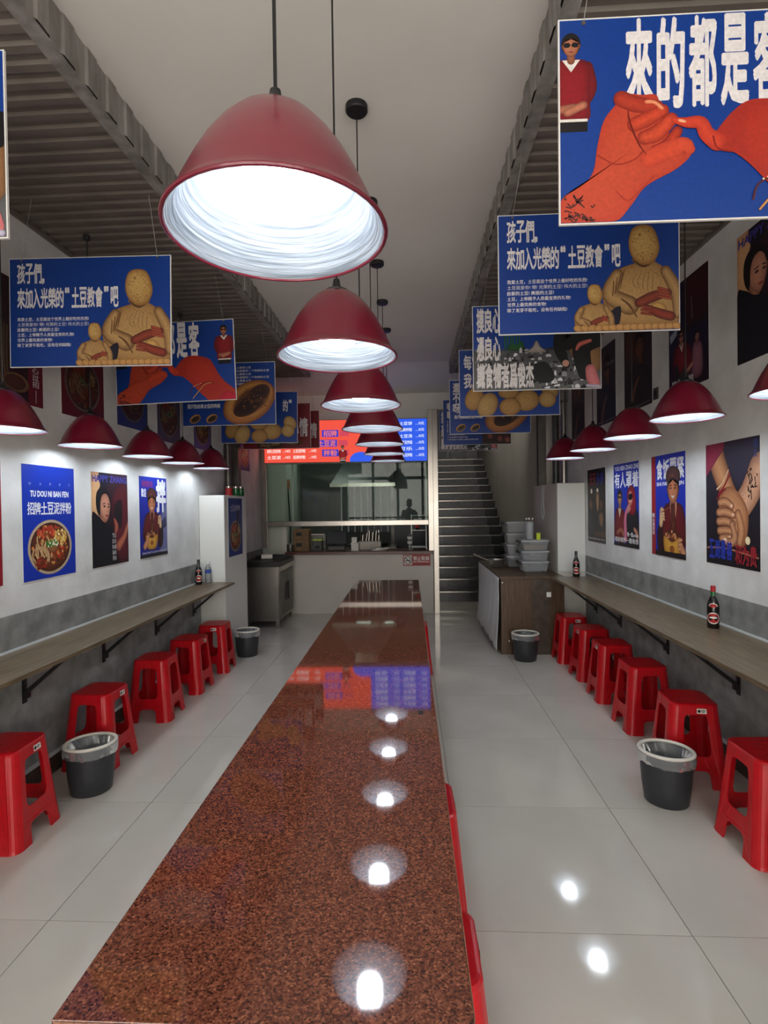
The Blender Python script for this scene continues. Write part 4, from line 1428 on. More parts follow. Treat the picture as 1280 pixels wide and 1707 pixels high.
def p_woman(a):
    a.rect(0, 0, 70, 100, (52, 26, 34), (24, 14, 22))
    a.blob([(0, 0), (20, 0), (14, 20), (16, 44), (0, 50)], (226, 176, 126), (190, 130, 90))
    a.blob([(14, 0), (34, 0), (30, 14), (18, 16)], (20, 20, 34), (34, 26, 40))
    a.blob([(40, 22), (70, 14), (70, 92), (50, 96), (40, 60)], (96, 24, 34), (64, 18, 28))
    a.blob([(42, 34), (58, 30), (56, 60), (42, 56)], (26, 18, 24), (50, 20, 28))
    a.stroke([(70, 56), (62, 70), (50, 80)], [5, 8, 12], (190, 110, 84), (120, 56, 46))
    a.stroke([(42, 50), (46, 58), (44, 64)], [3, 8, 5], (176, 96, 76), (110, 50, 44))
    # hair, face in three quarter view, black top
    a.blob([(8, 36), (9, 22), (18, 15), (28, 17), (33, 26), (30, 38), (22, 48), (13, 46)], (22, 18, 22), (14, 12, 16))
    a.stroke([(20, 40), (20, 56)], 12, (176, 116, 92), (110, 64, 50))
    a.blob([(14, 34), (18, 24), (28, 22), (34, 30), (33, 42), (27, 52), (20, 49), (14, 42)], (206, 146, 118), (140, 86, 68))
    a.stroke([(13, 42), (13, 30), (18, 22), (26, 20.5), (32, 25), (34, 32)], [5, 6, 5, 3.6, 3, 1.4], (22, 18, 22), (14, 12, 16))
    a.stroke([(20, 33.5), (25, 32.6)], 1.0, (40, 24, 20))
    a.stroke([(29, 33), (33, 34)], 1.0, (40, 24, 20))
    a.ell(23, 36, 2.4, 1.1, (36, 20, 18), (120, 70, 56))
    a.ell(31, 36.5, 1.8, 1.0, (36, 20, 18), (120, 70, 56))
    a.stroke([(28.5, 36), (30.2, 41), (27.6, 42)], 0.9, (160, 100, 80), (190, 130, 104))
    a.ell(27.5, 46, 2.8, 1.1, (150, 50, 50), (120, 50, 44))
    a.blob([(0, 46), (8, 44), (20, 52), (32, 56), (40, 66), (44, 100), (0, 100)], (18, 20, 28), (10, 11, 16))
    a.text('HAPPY ZHANG', 2, 3, 68, 10, (64, 62, 150), 0.03)
    for i, w in enumerate(('TU', 'DOU', 'NI', 'BAN', 'FEN')):
        a.text(w, 37, 66 + i * 6.2, 44, 70.5 + i * 6.2, (206, 200, 200), 0.02)


def cook(a, x, y, k, side=1):
    """cook in a cap and dark red jacket lifting noodles from a yellow bowl"""
    a.blob([(x - 24 * k, y + 50 * k), (x - 20 * k, y + 16 * k), (x - 6 * k, y + 9 * k), (x + 8 * k, y + 9 * k), (x + 20 * k, y + 16 * k), (x + 26 * k, y + 50 * k)], (104, 18, 26), (56, 10, 18))
    a.blob([(x - 6 * k, y + 9 * k), (x + 7 * k, y + 9 * k), (x + 2 * k, y + 34 * k), (x - 1 * k, y + 34 * k)], (226, 176, 140), (190, 130, 96))
    face(a, x, y - 4 * k, 11 * k, (198, 124, 84), smile=True, hat=(88, 46, 38), asp=1.3)
    a.stroke([(x + side * 24 * k, y + 56 * k), (x + side * 28 * k, y + 42 * k), (x + side * 24 * k, y + 28 * k)], [14 * k, 12 * k, 8 * k], (50, 14, 20), (26, 8, 12))
    a.stroke([(x + side * 25 * k, y + 30 * k), (x + side * 23 * k, y + 18 * k)], [8 * k, 9 * k], (226, 196, 150), (170, 120, 84))
    for q in range(4):
        a.stroke([(x + side * (24 - q * 0.6) * k, y + (16 + q * 3) * k), (x + side * (18.5 - q * 0.3) * k, y + (17 + q * 3) * k)], 2.8 * k, (226, 190, 144), (170, 116, 80))
    a.stroke([(x + side * 24 * k, y + 19 * k), (x - side * 2 * k, y + 11 * k)], 1.2 * k, (150, 70, 44))
    for q in range(7):
        a.stroke([(x + (q - 3) * 0.9 * k, y + 11 * k), (x + (q - 3) * 1.4 * k, y + 24 * k), (x + (q - 3) * 2.2 * k, y + 42 * k)], 1.4 * k, (96, 40, 26), (60, 24, 18))
    a.ell(x - 2 * k, y + 42 * k, 17 * k, 6 * k, (96, 44, 26), (60, 26, 18))
    a.blob([(x - 19 * k, y + 42 * k), (x - 2 * k, y + 47 * k), (x + 15 * k, y + 42 * k), (x + 12 * k, y + 60 * k), (x - 2 * k, y + 64 * k), (x - 16 * k, y + 60 * k)], (214, 160, 60), (150, 96, 30))
    a.ell(x - 2 * k, y + 54 * k, 5 * k, 3.5 * k, (150, 84, 30))
    a.stroke([(x - side * 22 * k, y + 58 * k), (x - side * 15 * k, y + 50 * k)], [10 * k, 8 * k], (214, 150, 110), (150, 90, 64))
    for q in range(3):
        a.stroke([(x - side * 17 * k, y + (44 + q * 4) * k), (x - side * 11 * k, y + (45 + q * 4) * k)], 3 * k, (220, 160, 120), (160, 100, 70))
    a.speck(x - 2 * k, y + 41 * k, 14 * k, 4 * k, 30, 1.4 * k, [(190, 110, 60), (120, 60, 34), (214, 160, 110)], 8)


def p_cook_left(a):
    a.rect(0, 0, 70, 100, (20, 44, 170), (24, 30, 130))
    a.blob([(50, 56), (70, 34), (70, 100), (52, 100)], (110, 112, 160), (80, 84, 130))
    a.poly([(52, 58), (66, 50), (69, 62), (56, 68)], (52, 54, 90), smooth=False)
    a.text('你的好友', 6, 5, 34, 13, (150, 40, 90), 0.02, sep=0.9)
    a.text('歡迎', 5, 15, 16, 25, (235, 235, 240), 0.03)
    cook(a, 30, 36, 0.86, 1)
    a.rect(0, 96, 70, 100, (16, 14, 20))
    a.text('拌', 42, 4, 66, 43, (235, 235, 240), 0.05)
    a.text('ZHAO PAI TU DOU NI BAN FEN', 4, 93, 66, 95.5, (230, 226, 226), 0.01)


def p_cook_right(a):
    a.rect(0, 0, 70, 100, (18, 46, 180), (14, 40, 160))
    a.rect(0, 0, 9, 100, (150, 24, 34))
    a.text('食饭要紧', 11, 5, 68, 24, (235, 235, 240), 0.035, sep=0.88)
    a.text('SHI FAN YAO JIN', 12, 27, 67, 31.5, (235, 235, 240), 0.03)
    cook(a, 46, 38, 1.0, -1)
    a.rect(9, 95, 70, 100, (24, 12, 16))
    a.vtext('開心過招财', 2.5, 58, 7, 80, (230, 220, 220), 0.02)


def p_pair(a):
    a.rect(0, 0, 70, 100, (22, 48, 170), (18, 40, 150))
    a.text('YOU REN ZHAO ZHE', 4, 3, 69, 8, (235, 235, 240), 0.03)
    a.text('有人罩着', 2, 11, 69, 29, (235, 235, 240), 0.025, sep=0.9)
    # left man in red cardigan, right woman in red headscarf
    a.blob([(2, 92), (4, 60), (14, 53), (24, 54), (34, 64), (34, 94)], (120, 22, 34), (74, 12, 22))
    a.poly([(13, 54), (22, 54), (17, 66)], (216, 196, 160), smooth=False)
    face(a, 18, 41, 6.4, (186, 138, 92), glasses=True, asp=1.4)
    a.stroke([(10, 84), (22, 80), (28, 86)], 6, (176, 100, 76))
    a.blob([(36, 96), (38, 60), (48, 52), (64, 56), (69, 70), (69, 96)], (20, 20, 28), (12, 12, 18))
    a.blob([(40, 48), (40, 34), (50, 27), (60, 34), (62, 54), (54, 62), (44, 58)], (150, 18, 42), (104, 10, 28))
    a.ell(48, 42, 6, 8.5, (224, 160, 140), (170, 100, 84))
    a.blob([(43, 38), (53, 37), (53, 43), (44, 44)], (26, 20, 26), (16, 12, 16))
    a.ell(48, 48.5, 1.8, 0.8, (150, 30, 40))
    a.stroke([(34, 90), (34, 64), (44, 50)], [10, 7, 4], (216, 120, 150), (160, 80, 100))
    for q in range(3):
        a.stroke([(40 + q, 54 + q * 2.4), (46 + q, 49 + q * 2.4)], 2.2, (222, 156, 140), (170, 100, 90))
    a.stroke([(58, 78), (64, 82), (66, 88)], [5, 7, 5], (196, 130, 110))
    a.rect(0, 96.5, 70, 100, (22, 16, 22))
    a.text('唯一爱potato', 39, 82, 68, 88, (230, 228, 228), 0.02)
    a.text('相扶相伴一路有你', 3, 89, 68, 95, (230, 228, 228), 0.02)


def p_dark_group(a):
    a.rect(0, 0, 70, 100, (28, 20, 22), (44, 32, 28))
    a.text('天天', 8, 6, 34, 22, (140, 26, 34), 0.03, sep=0.9)
    a.text('多多', 36, 6, 64, 22, (34, 46, 150), 0.03, sep=0.9)
    for x, y in ((16, 30), (40, 30)):
        a.ell(x, y, 4, 3.6, (250, 246, 230), (236, 220, 180))
    a.blob([(34, 34), (46, 34), (44, 56), (38, 58)], (180, 140, 96), (60, 44, 36))
    face(a, 14, 47, 6.5, (120, 86, 62), (46, 34, 30))
    face(a, 54, 47, 6.0, (96, 66, 50), (30, 22, 22))
    a.blob([(2, 90), (4, 60), (14, 56), (26, 60), (32, 90)], (34, 40, 46), (22, 24, 30))
    a.blob([(36, 92), (40, 60), (54, 55), (68, 62), (69, 92)], (40, 42, 46), (24, 24, 30))
    a.blob([(46, 62), (60, 60), (60, 76), (50, 76)], (140, 96, 60), (90, 60, 40))
    for k in range(4):
        a.ell(34 + k * 11, 88, 6, 5, (96, 62, 44), (56, 34, 26))
    a.text('ZHANG ZHAO XIAO YUAN', 3, 94, 66, 96.2, (220, 216, 210), 0.01)


def p_hands(a):
    a.rect(0, 0, 70, 100, (34, 28, 46), (20, 14, 20))
    a.blob([(20, 0), (70, 0), (70, 24), (48, 40), (30, 24)], (46, 40, 62), (30, 26, 40))
    sk, dk = (204, 146, 100), (120, 68, 40)
    a.stroke([(70, 24), (58, 42), (46, 54)], [24, 22, 22], (216, 164, 130), (150, 100, 72))
    a.stroke([(8, -4), (17, 16), (28, 36), (38, 52)], [24, 22, 20, 20], sk, dk)
    a.blob([(-2, -2), (24, -2), (26, 5), (18, 12), (6, 22), (-2, 26)], (150, 40, 70), (110, 26, 50))
    a.blob([(20, 42), (34, 36), (48, 44), (56, 56), (56, 70), (52, 82), (44, 84), (34, 80), (20, 62)], (200, 142, 98), (140, 84, 52))
    for k, (x0, y0, x1, y1) in enumerate([(20, 49, 36, 52), (18, 57, 38, 59), (18, 64.5, 38, 66), (19, 72, 37, 72), (22, 78, 34, 77)]):
        a.stroke([(x0, y0), ((x0 + x1) / 2, y0 - 0.6), (x1, y1)], [7, 7.6, 6.4], (208, 150, 106), (104, 54, 34))
        a.ell(x1 - 0.5, y1 - 0.4, 2.0, 1.5, (234, 190, 160), (190, 130, 100))
    a.stroke([(44, 58), (48, 70), (46, 80)], [8, 9, 8], (206, 148, 104), (130, 76, 48))
    a.stroke([(36, 66), (40, 76), (34, 81), (28, 80)], [6, 8, 8, 6], (206, 150, 110), (120, 70, 46))
    a.ell(27, 79, 3.0, 1.8, (240, 206, 180), (200, 150, 120))
    a.stroke([(16, 38), (24, 33), (32, 23)], 1.4, (240, 214, 180), (160, 100, 60))
    a.stroke([(18, 42), (26, 36), (34, 26)], 1.6, (150, 24, 34), (100, 14, 24))
    a.stroke([(16, 46), (22, 41), (28, 38)], 1.6, (140, 22, 32), (96, 14, 24))
    rnd = random.Random(8)
    for k in range(16):
        x, y = rnd.uniform(56, 66), rnd.uniform(24, 44)
        a.stroke([(x, y), (x + rnd.uniform(-2, 3), y + rnd.uniform(-3, 4)), (x + rnd.uniform(-1, 4), y + rnd.uniform(-2, 5))], 0.9, (40, 28, 34), step=(k % 4 == 0))
    a.vtext('朋友', 63, 2, 68, 16, (56, 70, 130), 0.01)
    a.stroke([(2, 87), (30, 86), (68, 90)], 1.6, (190, 130, 96), (110, 60, 40))
    a.ell(56, 78, 3, 3.2, (250, 236, 200), (220, 190, 130))
    a.text('五湖最善', 4, 80, 37, 95, (36, 56, 160), 0.03, sep=0.86)
    a.text('和为贵', 40, 82, 67, 97, (150, 34, 44), 0.03, sep=0.86)


def p_brothers(a):
    a.rect(0, 0, 70, 100, (18, 24, 70), (30, 14, 26))
    a.blob([(30, 0), (70, 0), (70, 40), (34, 44), (28, 20)], (62, 14, 26), (40, 12, 26))
    a.stroke([(42, 20), (44, 40)], 1.0, (170, 160, 160))
    a.poly([(2, 44), (16, 40), (16, 46), (4, 52)], (150, 160, 176), smooth=False)
    a.rect(18, 44, 70, 48, (24, 14, 20))
    a.blob([(10, 84), (10, 62), (20, 56), (34, 58), (42, 70), (40, 86)], (118, 16, 30), (70, 8, 18))
    a.poly([(20, 57), (28, 57), (25, 65)], (206, 196, 190), smooth=False)
    face(a, 24, 50, 4.4, (184, 124, 100), (40, 26, 24), glasses=True)
    a.stroke([(14, 78), (20, 90), (30, 84)], [8, 9, 7], (30, 26, 36))
    a.blob([(44, 92), (44, 66), (52, 62), (60, 68), (60, 92)], (150, 96, 110), (80, 50, 66))
    face(a, 52, 58, 3.8, (150, 104, 90))
    a.stroke([(36, 84), (44, 80)], 4, (190, 130, 110))
    a.text('皆为兄弟', 6, 89, 46, 97.5, (206, 200, 200), 0.03, sep=0.9)


def p_dark_portrait(seed, tone=(56, 38, 44)):
    def f(a):
        rnd = random.Random(seed)
        a.rect(0, 0, 70, 100, mixc(tone, (60, 60, 80), 0.3), mixc(tone, (10, 10, 20), 0.5))
        a.blob([(4, 10), (30, 2), (40, 30), (20, 52), (4, 40)], mixc(tone, (150, 90, 60), 0.35), tone)
        face(a, 40, 30, 12, mixc((150, 96, 70), tone, 0.35), (24, 18, 22), glasses=bool(seed % 2), turn=0.2)
        a.blob([(10, 100), (14, 62), (34, 50), (56, 56), (68, 72), (70, 100)], mixc(tone, (30, 30, 44), 0.6), mixc(tone, (10, 10, 16), 0.6))
        a.stroke([(20, 96), (28, 76), (38, 66)], [9, 8, 5], mixc((170, 110, 84), tone, 0.3), tone)
        a.stroke([(6, 96), (30, 97), (64, 96)], 1.2, (130, 126, 140), (90, 86, 100))
        if seed % 3 == 0:
            a.text('TU DOU', 44, 24, 66, 28, (150, 146, 160), 0.02)
    return f


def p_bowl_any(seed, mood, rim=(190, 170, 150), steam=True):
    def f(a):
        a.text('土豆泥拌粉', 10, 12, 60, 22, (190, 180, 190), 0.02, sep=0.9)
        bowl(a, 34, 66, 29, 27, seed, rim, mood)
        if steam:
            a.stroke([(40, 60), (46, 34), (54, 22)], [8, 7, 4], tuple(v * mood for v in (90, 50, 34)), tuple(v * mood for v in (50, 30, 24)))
    return f


def p_noodles(a):
    a.rect(0, 0, 70, 100, (44, 18, 26), (30, 12, 18))
    a.rect(52, 0, 70, 100, (98, 20, 32))
    a.blob([(0, 30), (20, 20), (26, 60), (20, 84), (0, 88)], (96, 76, 52), (60, 44, 34))
    for k in range(8):
        a.stroke([(8 + k * 3, 40), (7 + k * 3, 70), (10 + k * 3, 86)], 1.8, (110, 88, 60), (60, 44, 30))
    a.ell(38, 84, 15, 8, (120, 90, 64), (90, 60, 40))
    a.ell(37, 84, 12, 6, (70, 40, 26), (50, 28, 20))
    a.vtext('开心过招', 57, 60, 65, 84, (190, 184, 190), 0.02)
    a.stroke([(61, 86), (61, 97)], 0.8, (190, 184, 190), (190, 184, 190))


def p_red(a):
    bowl(a, 30, 68, 26, 22, 9)
    a.text('招牌拌粉', 8, 20, 62, 34, (230, 225, 225), 0.02, sep=0.9)


poster('wall_poster', 'blue poster on left wall with a large noodle bowl under white characters', 'L', 2.832, 3.298, 1.163, 1.838, p_bowl_blue, PB)
poster('wall_poster', 'dark poster on left wall of a woman in a black top', 'L', 3.475, 3.94, 1.165, 1.834, p_woman, (52, 26, 34))
poster('wall_poster', 'left wall poster of a smiling cook below one huge white character', 'L', 4.11, 4.59, 1.165, 1.84, p_cook_left, PB)
poster('wall_poster', 'red poster at the left photo edge, only a strip showing', 'L', 2.22, 2.688, 1.17, 1.84, p_red, (140, 20, 34))
poster('wall_poster', 'dim upper left poster with noodles and a red strip of characters', 'L', 2.56, 3.027, 2.17, 2.85, p_noodles, (44, 18, 26))
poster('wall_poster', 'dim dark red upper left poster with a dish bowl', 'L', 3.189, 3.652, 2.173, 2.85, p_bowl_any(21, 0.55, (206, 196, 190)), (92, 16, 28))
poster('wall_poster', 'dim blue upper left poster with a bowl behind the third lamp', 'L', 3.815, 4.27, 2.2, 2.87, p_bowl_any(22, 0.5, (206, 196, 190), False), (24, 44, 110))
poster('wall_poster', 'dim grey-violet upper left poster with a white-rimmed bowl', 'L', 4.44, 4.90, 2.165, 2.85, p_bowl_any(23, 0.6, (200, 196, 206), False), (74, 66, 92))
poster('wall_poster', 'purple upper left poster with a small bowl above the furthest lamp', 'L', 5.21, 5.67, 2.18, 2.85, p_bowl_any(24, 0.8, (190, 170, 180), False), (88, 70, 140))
poster('wall_poster', 'small purple poster with a bowl beyond the left wall pipes', 'L', 6.64, 7.07, 2.055, 2.62, p_bowl_any(25, 1.0, (190, 170, 180), False), (84, 62, 130))
poster('cabinet_poster', 'narrow blue poster with a bowl on the side of the left white cabinet', 'L', 5.42, 5.88, 1.045, 1.675, p_bowl_any(26, 0.9, (200, 190, 190)), (24, 48, 120), xw=-1.898)
poster('wall_poster', 'right wall poster of clasped hands with a tattooed wrist', 'R', 2.933, 3.455, 1.175, 1.925, p_hands, (34, 28, 46))
poster('wall_poster', 'right wall poster of a smiling cook with cap, bowl and chopsticks', 'R', 3.70, 4.21, 1.16, 1.92, p_cook_right, (18, 46, 180))
poster('wall_poster', 'blue right wall poster of a couple in sunglasses, one in a red headscarf', 'R', 4.432, 4.97, 1.172, 1.915, p_pair, (22, 48, 170))
poster('wall_poster', 'dark brown right wall poster with two glowing lamps, furthest of the lit four', 'R', 5.172, 5.685, 1.16, 1.914, p_dark_group, (28, 20, 22))
poster('wall_poster', 'large dim upper right poster of a woman in a black top', 'R', 2.60, 3.125, 2.34, 3.07, p_woman, (52, 26, 34))
poster('wall_poster', 'dim upper right poster of seated people in red above bold characters', 'R', 3.41, 3.92, 2.335, 3.085, p_brothers, (24, 18, 50))
poster('wall_poster', 'dim brown upper right poster of faces above a white socket plate', 'R', 4.18, 4.71, 2.335, 3.07, p_dark_portrait(4, (58, 40, 40)), (50, 36, 40))
poster('wall_poster', 'dim slate-grey upper right poster, fourth from the front', 'R', 4.90, 5.39, 2.32, 3.07, p_dark_portrait(9, (60, 54, 66)), (56, 50, 62))
poster('wall_poster', 'dim mauve upper right poster above the furthest lamp', 'R', 5.75, 6.20, 2.29, 3.07, p_dark_portrait(2, (84, 62, 72)), (80, 60, 70))

# menu screen
t = thing('menu_screen', 'lit red and blue digital menu above the kitchen hatch', 'menu', ((-2.085 + 0.27) / 2, YK - 0.105, 2.505), (math.pi / 2, 0.004, 0))
MB().box(-1.1775, -0.305, -0.05, 1.1775, 0.305, 0.0).build('screen_body', M['frame'], t)
a = Art(2.345, 0.6, 235)
a.uy = 60.0
a.rect(0, 0, 235, 60, (240, 84, 66))
a.poly([(132, 60), (150, 44), (150, 0), (235, 0), (235, 60)], (44, 92, 232), smooth=False)
a.ell(140, 58, 16, 12, (44, 92, 232), (44, 92, 232))
for x0, y0, w in ((84, 14, 24), (76, 28, 30), (84, 42, 24)):
    a.rect(x0, y0, x0 + w, y0 + 10, (60, 60, 190))
    a.rect(x0 + w + 2, y0 + 1, x0 + w + 15, y0 + 9, (206, 70, 90))
a.text('招牌', 86, 15, 106, 23, (240, 120, 110), 0.02, sep=0.9)
a.text('土豆泥', 78, 29, 104, 37, (240, 120, 110), 0.02, sep=0.9)
a.text('拌粉', 86, 43, 106, 51, (240, 120, 110), 0.02, sep=0.9)
cardigan_man(a, 114, 36, 0.5)
for i in range(6):
    if i > 0:
        for j in range(2):
            a.text(['土豆泥拌粉', '招牌拌粉', '土豆泥拌面', '土豆拌粉', '招牌土豆泥拌粉', '土豆泥'][(i + j * 2) % 6], 4 + 38 * j, 5 + 9 * i, 24 + 36 * j, 10 + 9 * i, (255, 235, 230), 0.02)
            a.text('…/18元', 27 + 38 * j, 5.5 + 9 * i, 38 + 38 * j, 9.5 + 9 * i, (255, 235, 230), 0.02)
    for j in range(2):
        a.text(['土豆泥拌粉', '土豆饼', '招牌拌粉', '土豆汤', '土豆泥拌面', '可乐'][(i + j) % 6], 156 + 40 * j, 4 + 9 * i, 174 + 40 * j, 9 + 9 * i, (226, 236, 255), 0.02)
        a.text('…/5元', 179 + 40 * j, 4.5 + 9 * i, 191 + 40 * j, 8.5 + 9 * i, (226, 236, 255), 0.02)
a.build(t, 0.0003, M['screen'])

# no-smoking sign on the hatch wall
t = thing('no_smoking_sign', 'red no-smoking sign on the cream wall beside the steel post', 'sign', (0.098, YK - 0.002, 0.772), (math.pi / 2, 0, 0))
MB().box(-0.197, -0.083, -0.0015, 0.197, 0.083, 0.0).build('plate', M['paper'], t)
a = Art(0.394, 0.166, 100)
a.uy = 42.0
a.rect(0, 0, 100, 42, (150, 22, 26))
a.rect(3, 4, 33, 38, (220, 212, 206))
for k in range(24):
    t0, t1 = 2 * math.pi * k / 24, 2 * math.pi * (k + 1.05) / 24
    a.stroke([(18 + 13.5 * math.cos(t0), 21 + 14 * math.sin(t0)), (18 + 13.5 * math.cos(t1), 21 + 14 * math.sin(t1))], 2.6, (40, 36, 36), (40, 36, 36), sub=1, step=(k == 0))
a.rect(9, 21, 26, 25, (40, 36, 36))
a.stroke([(24, 20), (26, 16), (22, 13)], 1.5, (60, 56, 56), (60, 56, 56))
a.stroke([(8, 11), (28, 31)], 3, (40, 36, 36), (40, 36, 36))
a.text('禁止吸烟', 37, 7, 96, 22, (236, 226, 222), 0.02, sep=0.9)
a.text('NO SMOKING', 37, 25, 95, 30, (236, 226, 222), 0.02)
a.build(t, 0.0002)


# ------------------------------------------------------------------ bottles
def bottle(x, y, z, label, s=1.0, cap='capred', neck='green', rot=0.0):
    t = thing('sauce_bottle', label, 'bottle', (x, y, z), (0, 0, rot))
    MB().lathe([(0.0, 0.0), (0.03 * s, 0.0), (0.033 * s, 0.006), (0.033 * s, 0.12 * s), (0.030 * s, 0.145 * s), (0.02 * s, 0.175 * s), (0.014 * s, 0.19 * s)], 24).build('glass_body', M['cola'], t, smooth=True)
    MB().lathe([(0.014 * s, 0.188 * s), (0.0115 * s, 0.222 * s)], 16).build('neck', M[neck], t, smooth=True)
    MB().lathe([(0.0132 * s, 0.217 * s), (0.0138 * s, 0.222 * s), (0.0132 * s, 0.25 * s), (0.0, 0.25 * s)], 16).build('cap', M[cap], t, smooth=True)
    vs, fs = [], []

    def decal(cz, hw, hh, r, nm, m, seg=10, grow=0.0):
        b = MB()
        top = []
        for i in range(seg * 2):
            th = math.pi * i / seg
            uu, vv = hw * math.cos(th), hh * math.sin(th)
            uu2 = uu
            top.append((uu2, vv))
        V = [(0, 0)] + top
        V3 = [(r * math.sin(u), -r * math.cos(u), cz + v) for u, v in V]
        b.add(V3, [(0, i + 1, (i + 1) % (seg * 2) + 1) for i in range(seg * 2)])
        return b.build(nm, m, t)
    decal(0.062 * s, 1.05, 0.034 * s, 0.0336 * s, 'front_label', M['sticker'])
    decal(0.062 * s, 0.9, 0.028 * s, 0.0341 * s, 'label_field', M['labelred'])
    decal(0.066 * s, 0.62, 0.006 * s, 0.0345 * s, 'label_script', M['sticker'])
    decal(0.136 * s, 0.75, 0.014 * s, 0.0318 * s, 'neck_label', M['sticker'])
    decal(0.136 * s, 0.6, 0.010 * s, 0.0323 * s, 'neck_label_field', M['labelred'])
    return t


bottle(1.80, 3.21, 0.813, 'dark vinegar bottle with red cap and green neck on the near right counter', 1.0, rot=-0.5)
bottle(1.70, 5.46, 0.813, 'dark vinegar bottle at the far end of the right counter', 1.05, 'cola', 'cola', -0.3)
bottle(-2.11, 5.14, 0.808, 'dark vinegar bottle at the far end of the left counter', 1.0, 'cola', 'cola', 0.4)
t = thing('clear_bottle', 'clear bottle with a blue label behind the dark left bottle', 'bottle', (-2.055, 5.245, 0.808))
MB().lathe([(0.0, 0.0), (0.027, 0.0), (0.03, 0.006), (0.03, 0.13), (0.026, 0.155), (0.013, 0.18), (0.012, 0.2)], 24).build('body', M['bag'], t, smooth=True)
MB().lathe([(0.0306, 0.1), (0.0306, 0.135)], 24, cap0=False, cap1=False).build('blue_label', M['labelblue'], t, smooth=True)
MB().lathe([(0.014, 0.195), (0.014, 0.215), (0.0, 0.215)], 16).build('cap', M['sticker'], t)

# jars on top of the left cabinet
for i, (x, y, m, lab) in enumerate(((-1.99, 5.72, 'labelred', 'dark red jar on top of the left white cabinet'), (-1.945, 5.82, 'green', 'green glass jar on top of the left white cabinet'),
                                    (-1.93, 5.94, 'green', 'furthest green jar on top of the left white cabinet'))):
    t = thing('storage_jar', lab, 'jar', (x, y, 1.7), group='jars on the left cabinet')
    MB().lathe([(0.0, 0.0), (0.036, 0.0), (0.038, 0.006), (0.038, 0.08), (0.03, 0.09)], 20).build('jar_body', M[m], t, smooth=True)
    MB().lathe([(0.032, 0.088), (0.033, 0.108), (0.0, 0.11)], 20).build('lid', M['steel'], t, smooth=True)

# wall socket
t = thing('wall_socket', 'small brown socket plate on the right wall beside an upper poster', 'socket', (XR - 0.002, 4.12, 2.395), (math.pi / 2, 0, -math.pi / 2))
MB().box(-0.04, -0.045, -0.001, 0.04, 0.045, 0.006).build('plate', M['steel_d'], t, bevel=0.002)
MB().box(-0.02, -0.022, 0.006, 0.02, 0.022, 0.009).build('rocker', M['frame'], t)

# ------------------------------------------------------------------ brown cupboard under white sheet, right
t = thing('wood_cupboard', 'dark brown wood cupboard at the end of the right counter', 'cupboard', (0, 0, 0))
MB().box(0.94, 5.5, 0.0, 1.59, 7.08, 0.79).build('body', M['dwood'], t, bevel=0.002)
MB().box(0.925, 5.485, 0.79, 1.59, 7.09, 0.812).build('top_board', M['dwood'], t, bevel=0.002)
MB().box(1.26, 5.492, 0.0, 1.44, 5.5, 0.785).build('side_panel', M['base'], t)
for x, z in ((1.02, 0.14), (1.2, 0.14), (0.955, 0.75)):
    MB().lathe([(0.0, 0.0), (0.008, 0.0), (0.006, 0.003), (0, 0.003)], 10, (x, -z, 5.5)).build('screw_cap', M['sticker'], t).rotation_euler = (math.pi / 2, 0, 0)
for o in t.children:
    if o.name.startswith('screw_cap'):
        me = o.data
        for v in me.vertices:
            X, Y, Z = v.co
            v.co = (X, Z - 5.5, Y)
        o.rotation_euler = (0, 0, 0)
        me.transform(Matrix(((1, 0, 0, 0), (0, -1, 0, 5.5), (0, 0, -1, 0), (0, 0, 0, 1))))
MB().box(1.405, 5.482, 0.60, 1.45, 5.4905, 0.65).build('torn_tape', M['sticker'], t)
# white sheet taped over the aisle side
rnd = random.Random(6)
ny, nz = 40, 20
vs, fs = [], []
for i in range(ny + 1):
    for j in range(nz + 1):
        y = 5.488 + (7.06 - 5.488) * i / ny
        zt = 0.802
        zb_ = 0.02 + 0.03 * abs(math.sin(i * 0.9)) + 0.02 * rnd.random()
        z = zb_ + (zt - zb_) * j / nz
        x = 0.917 - 0.006 * math.sin(i * 0.7 + j * 0.25) * (1 - j / nz) - rnd.random() * 0.004 - (0.03 * (1 - j / nz) ** 3)
        if j == nz:
            x = 0.915
        vs.append((x, y, z))
for i in range(ny):
    for j in range(nz):
        a0 = i * (nz + 1) + j
        fs.append((a0, a0 + 1, a0 + nz + 2, a0 + nz + 1))
o = MB().add(vs, fs).build('plastic_sheet', M['cloth'], None, smooth=True, solid=0.002)
tag(o, 'white plastic sheet taped over the aisle side of the brown cupboard', 'sheet')


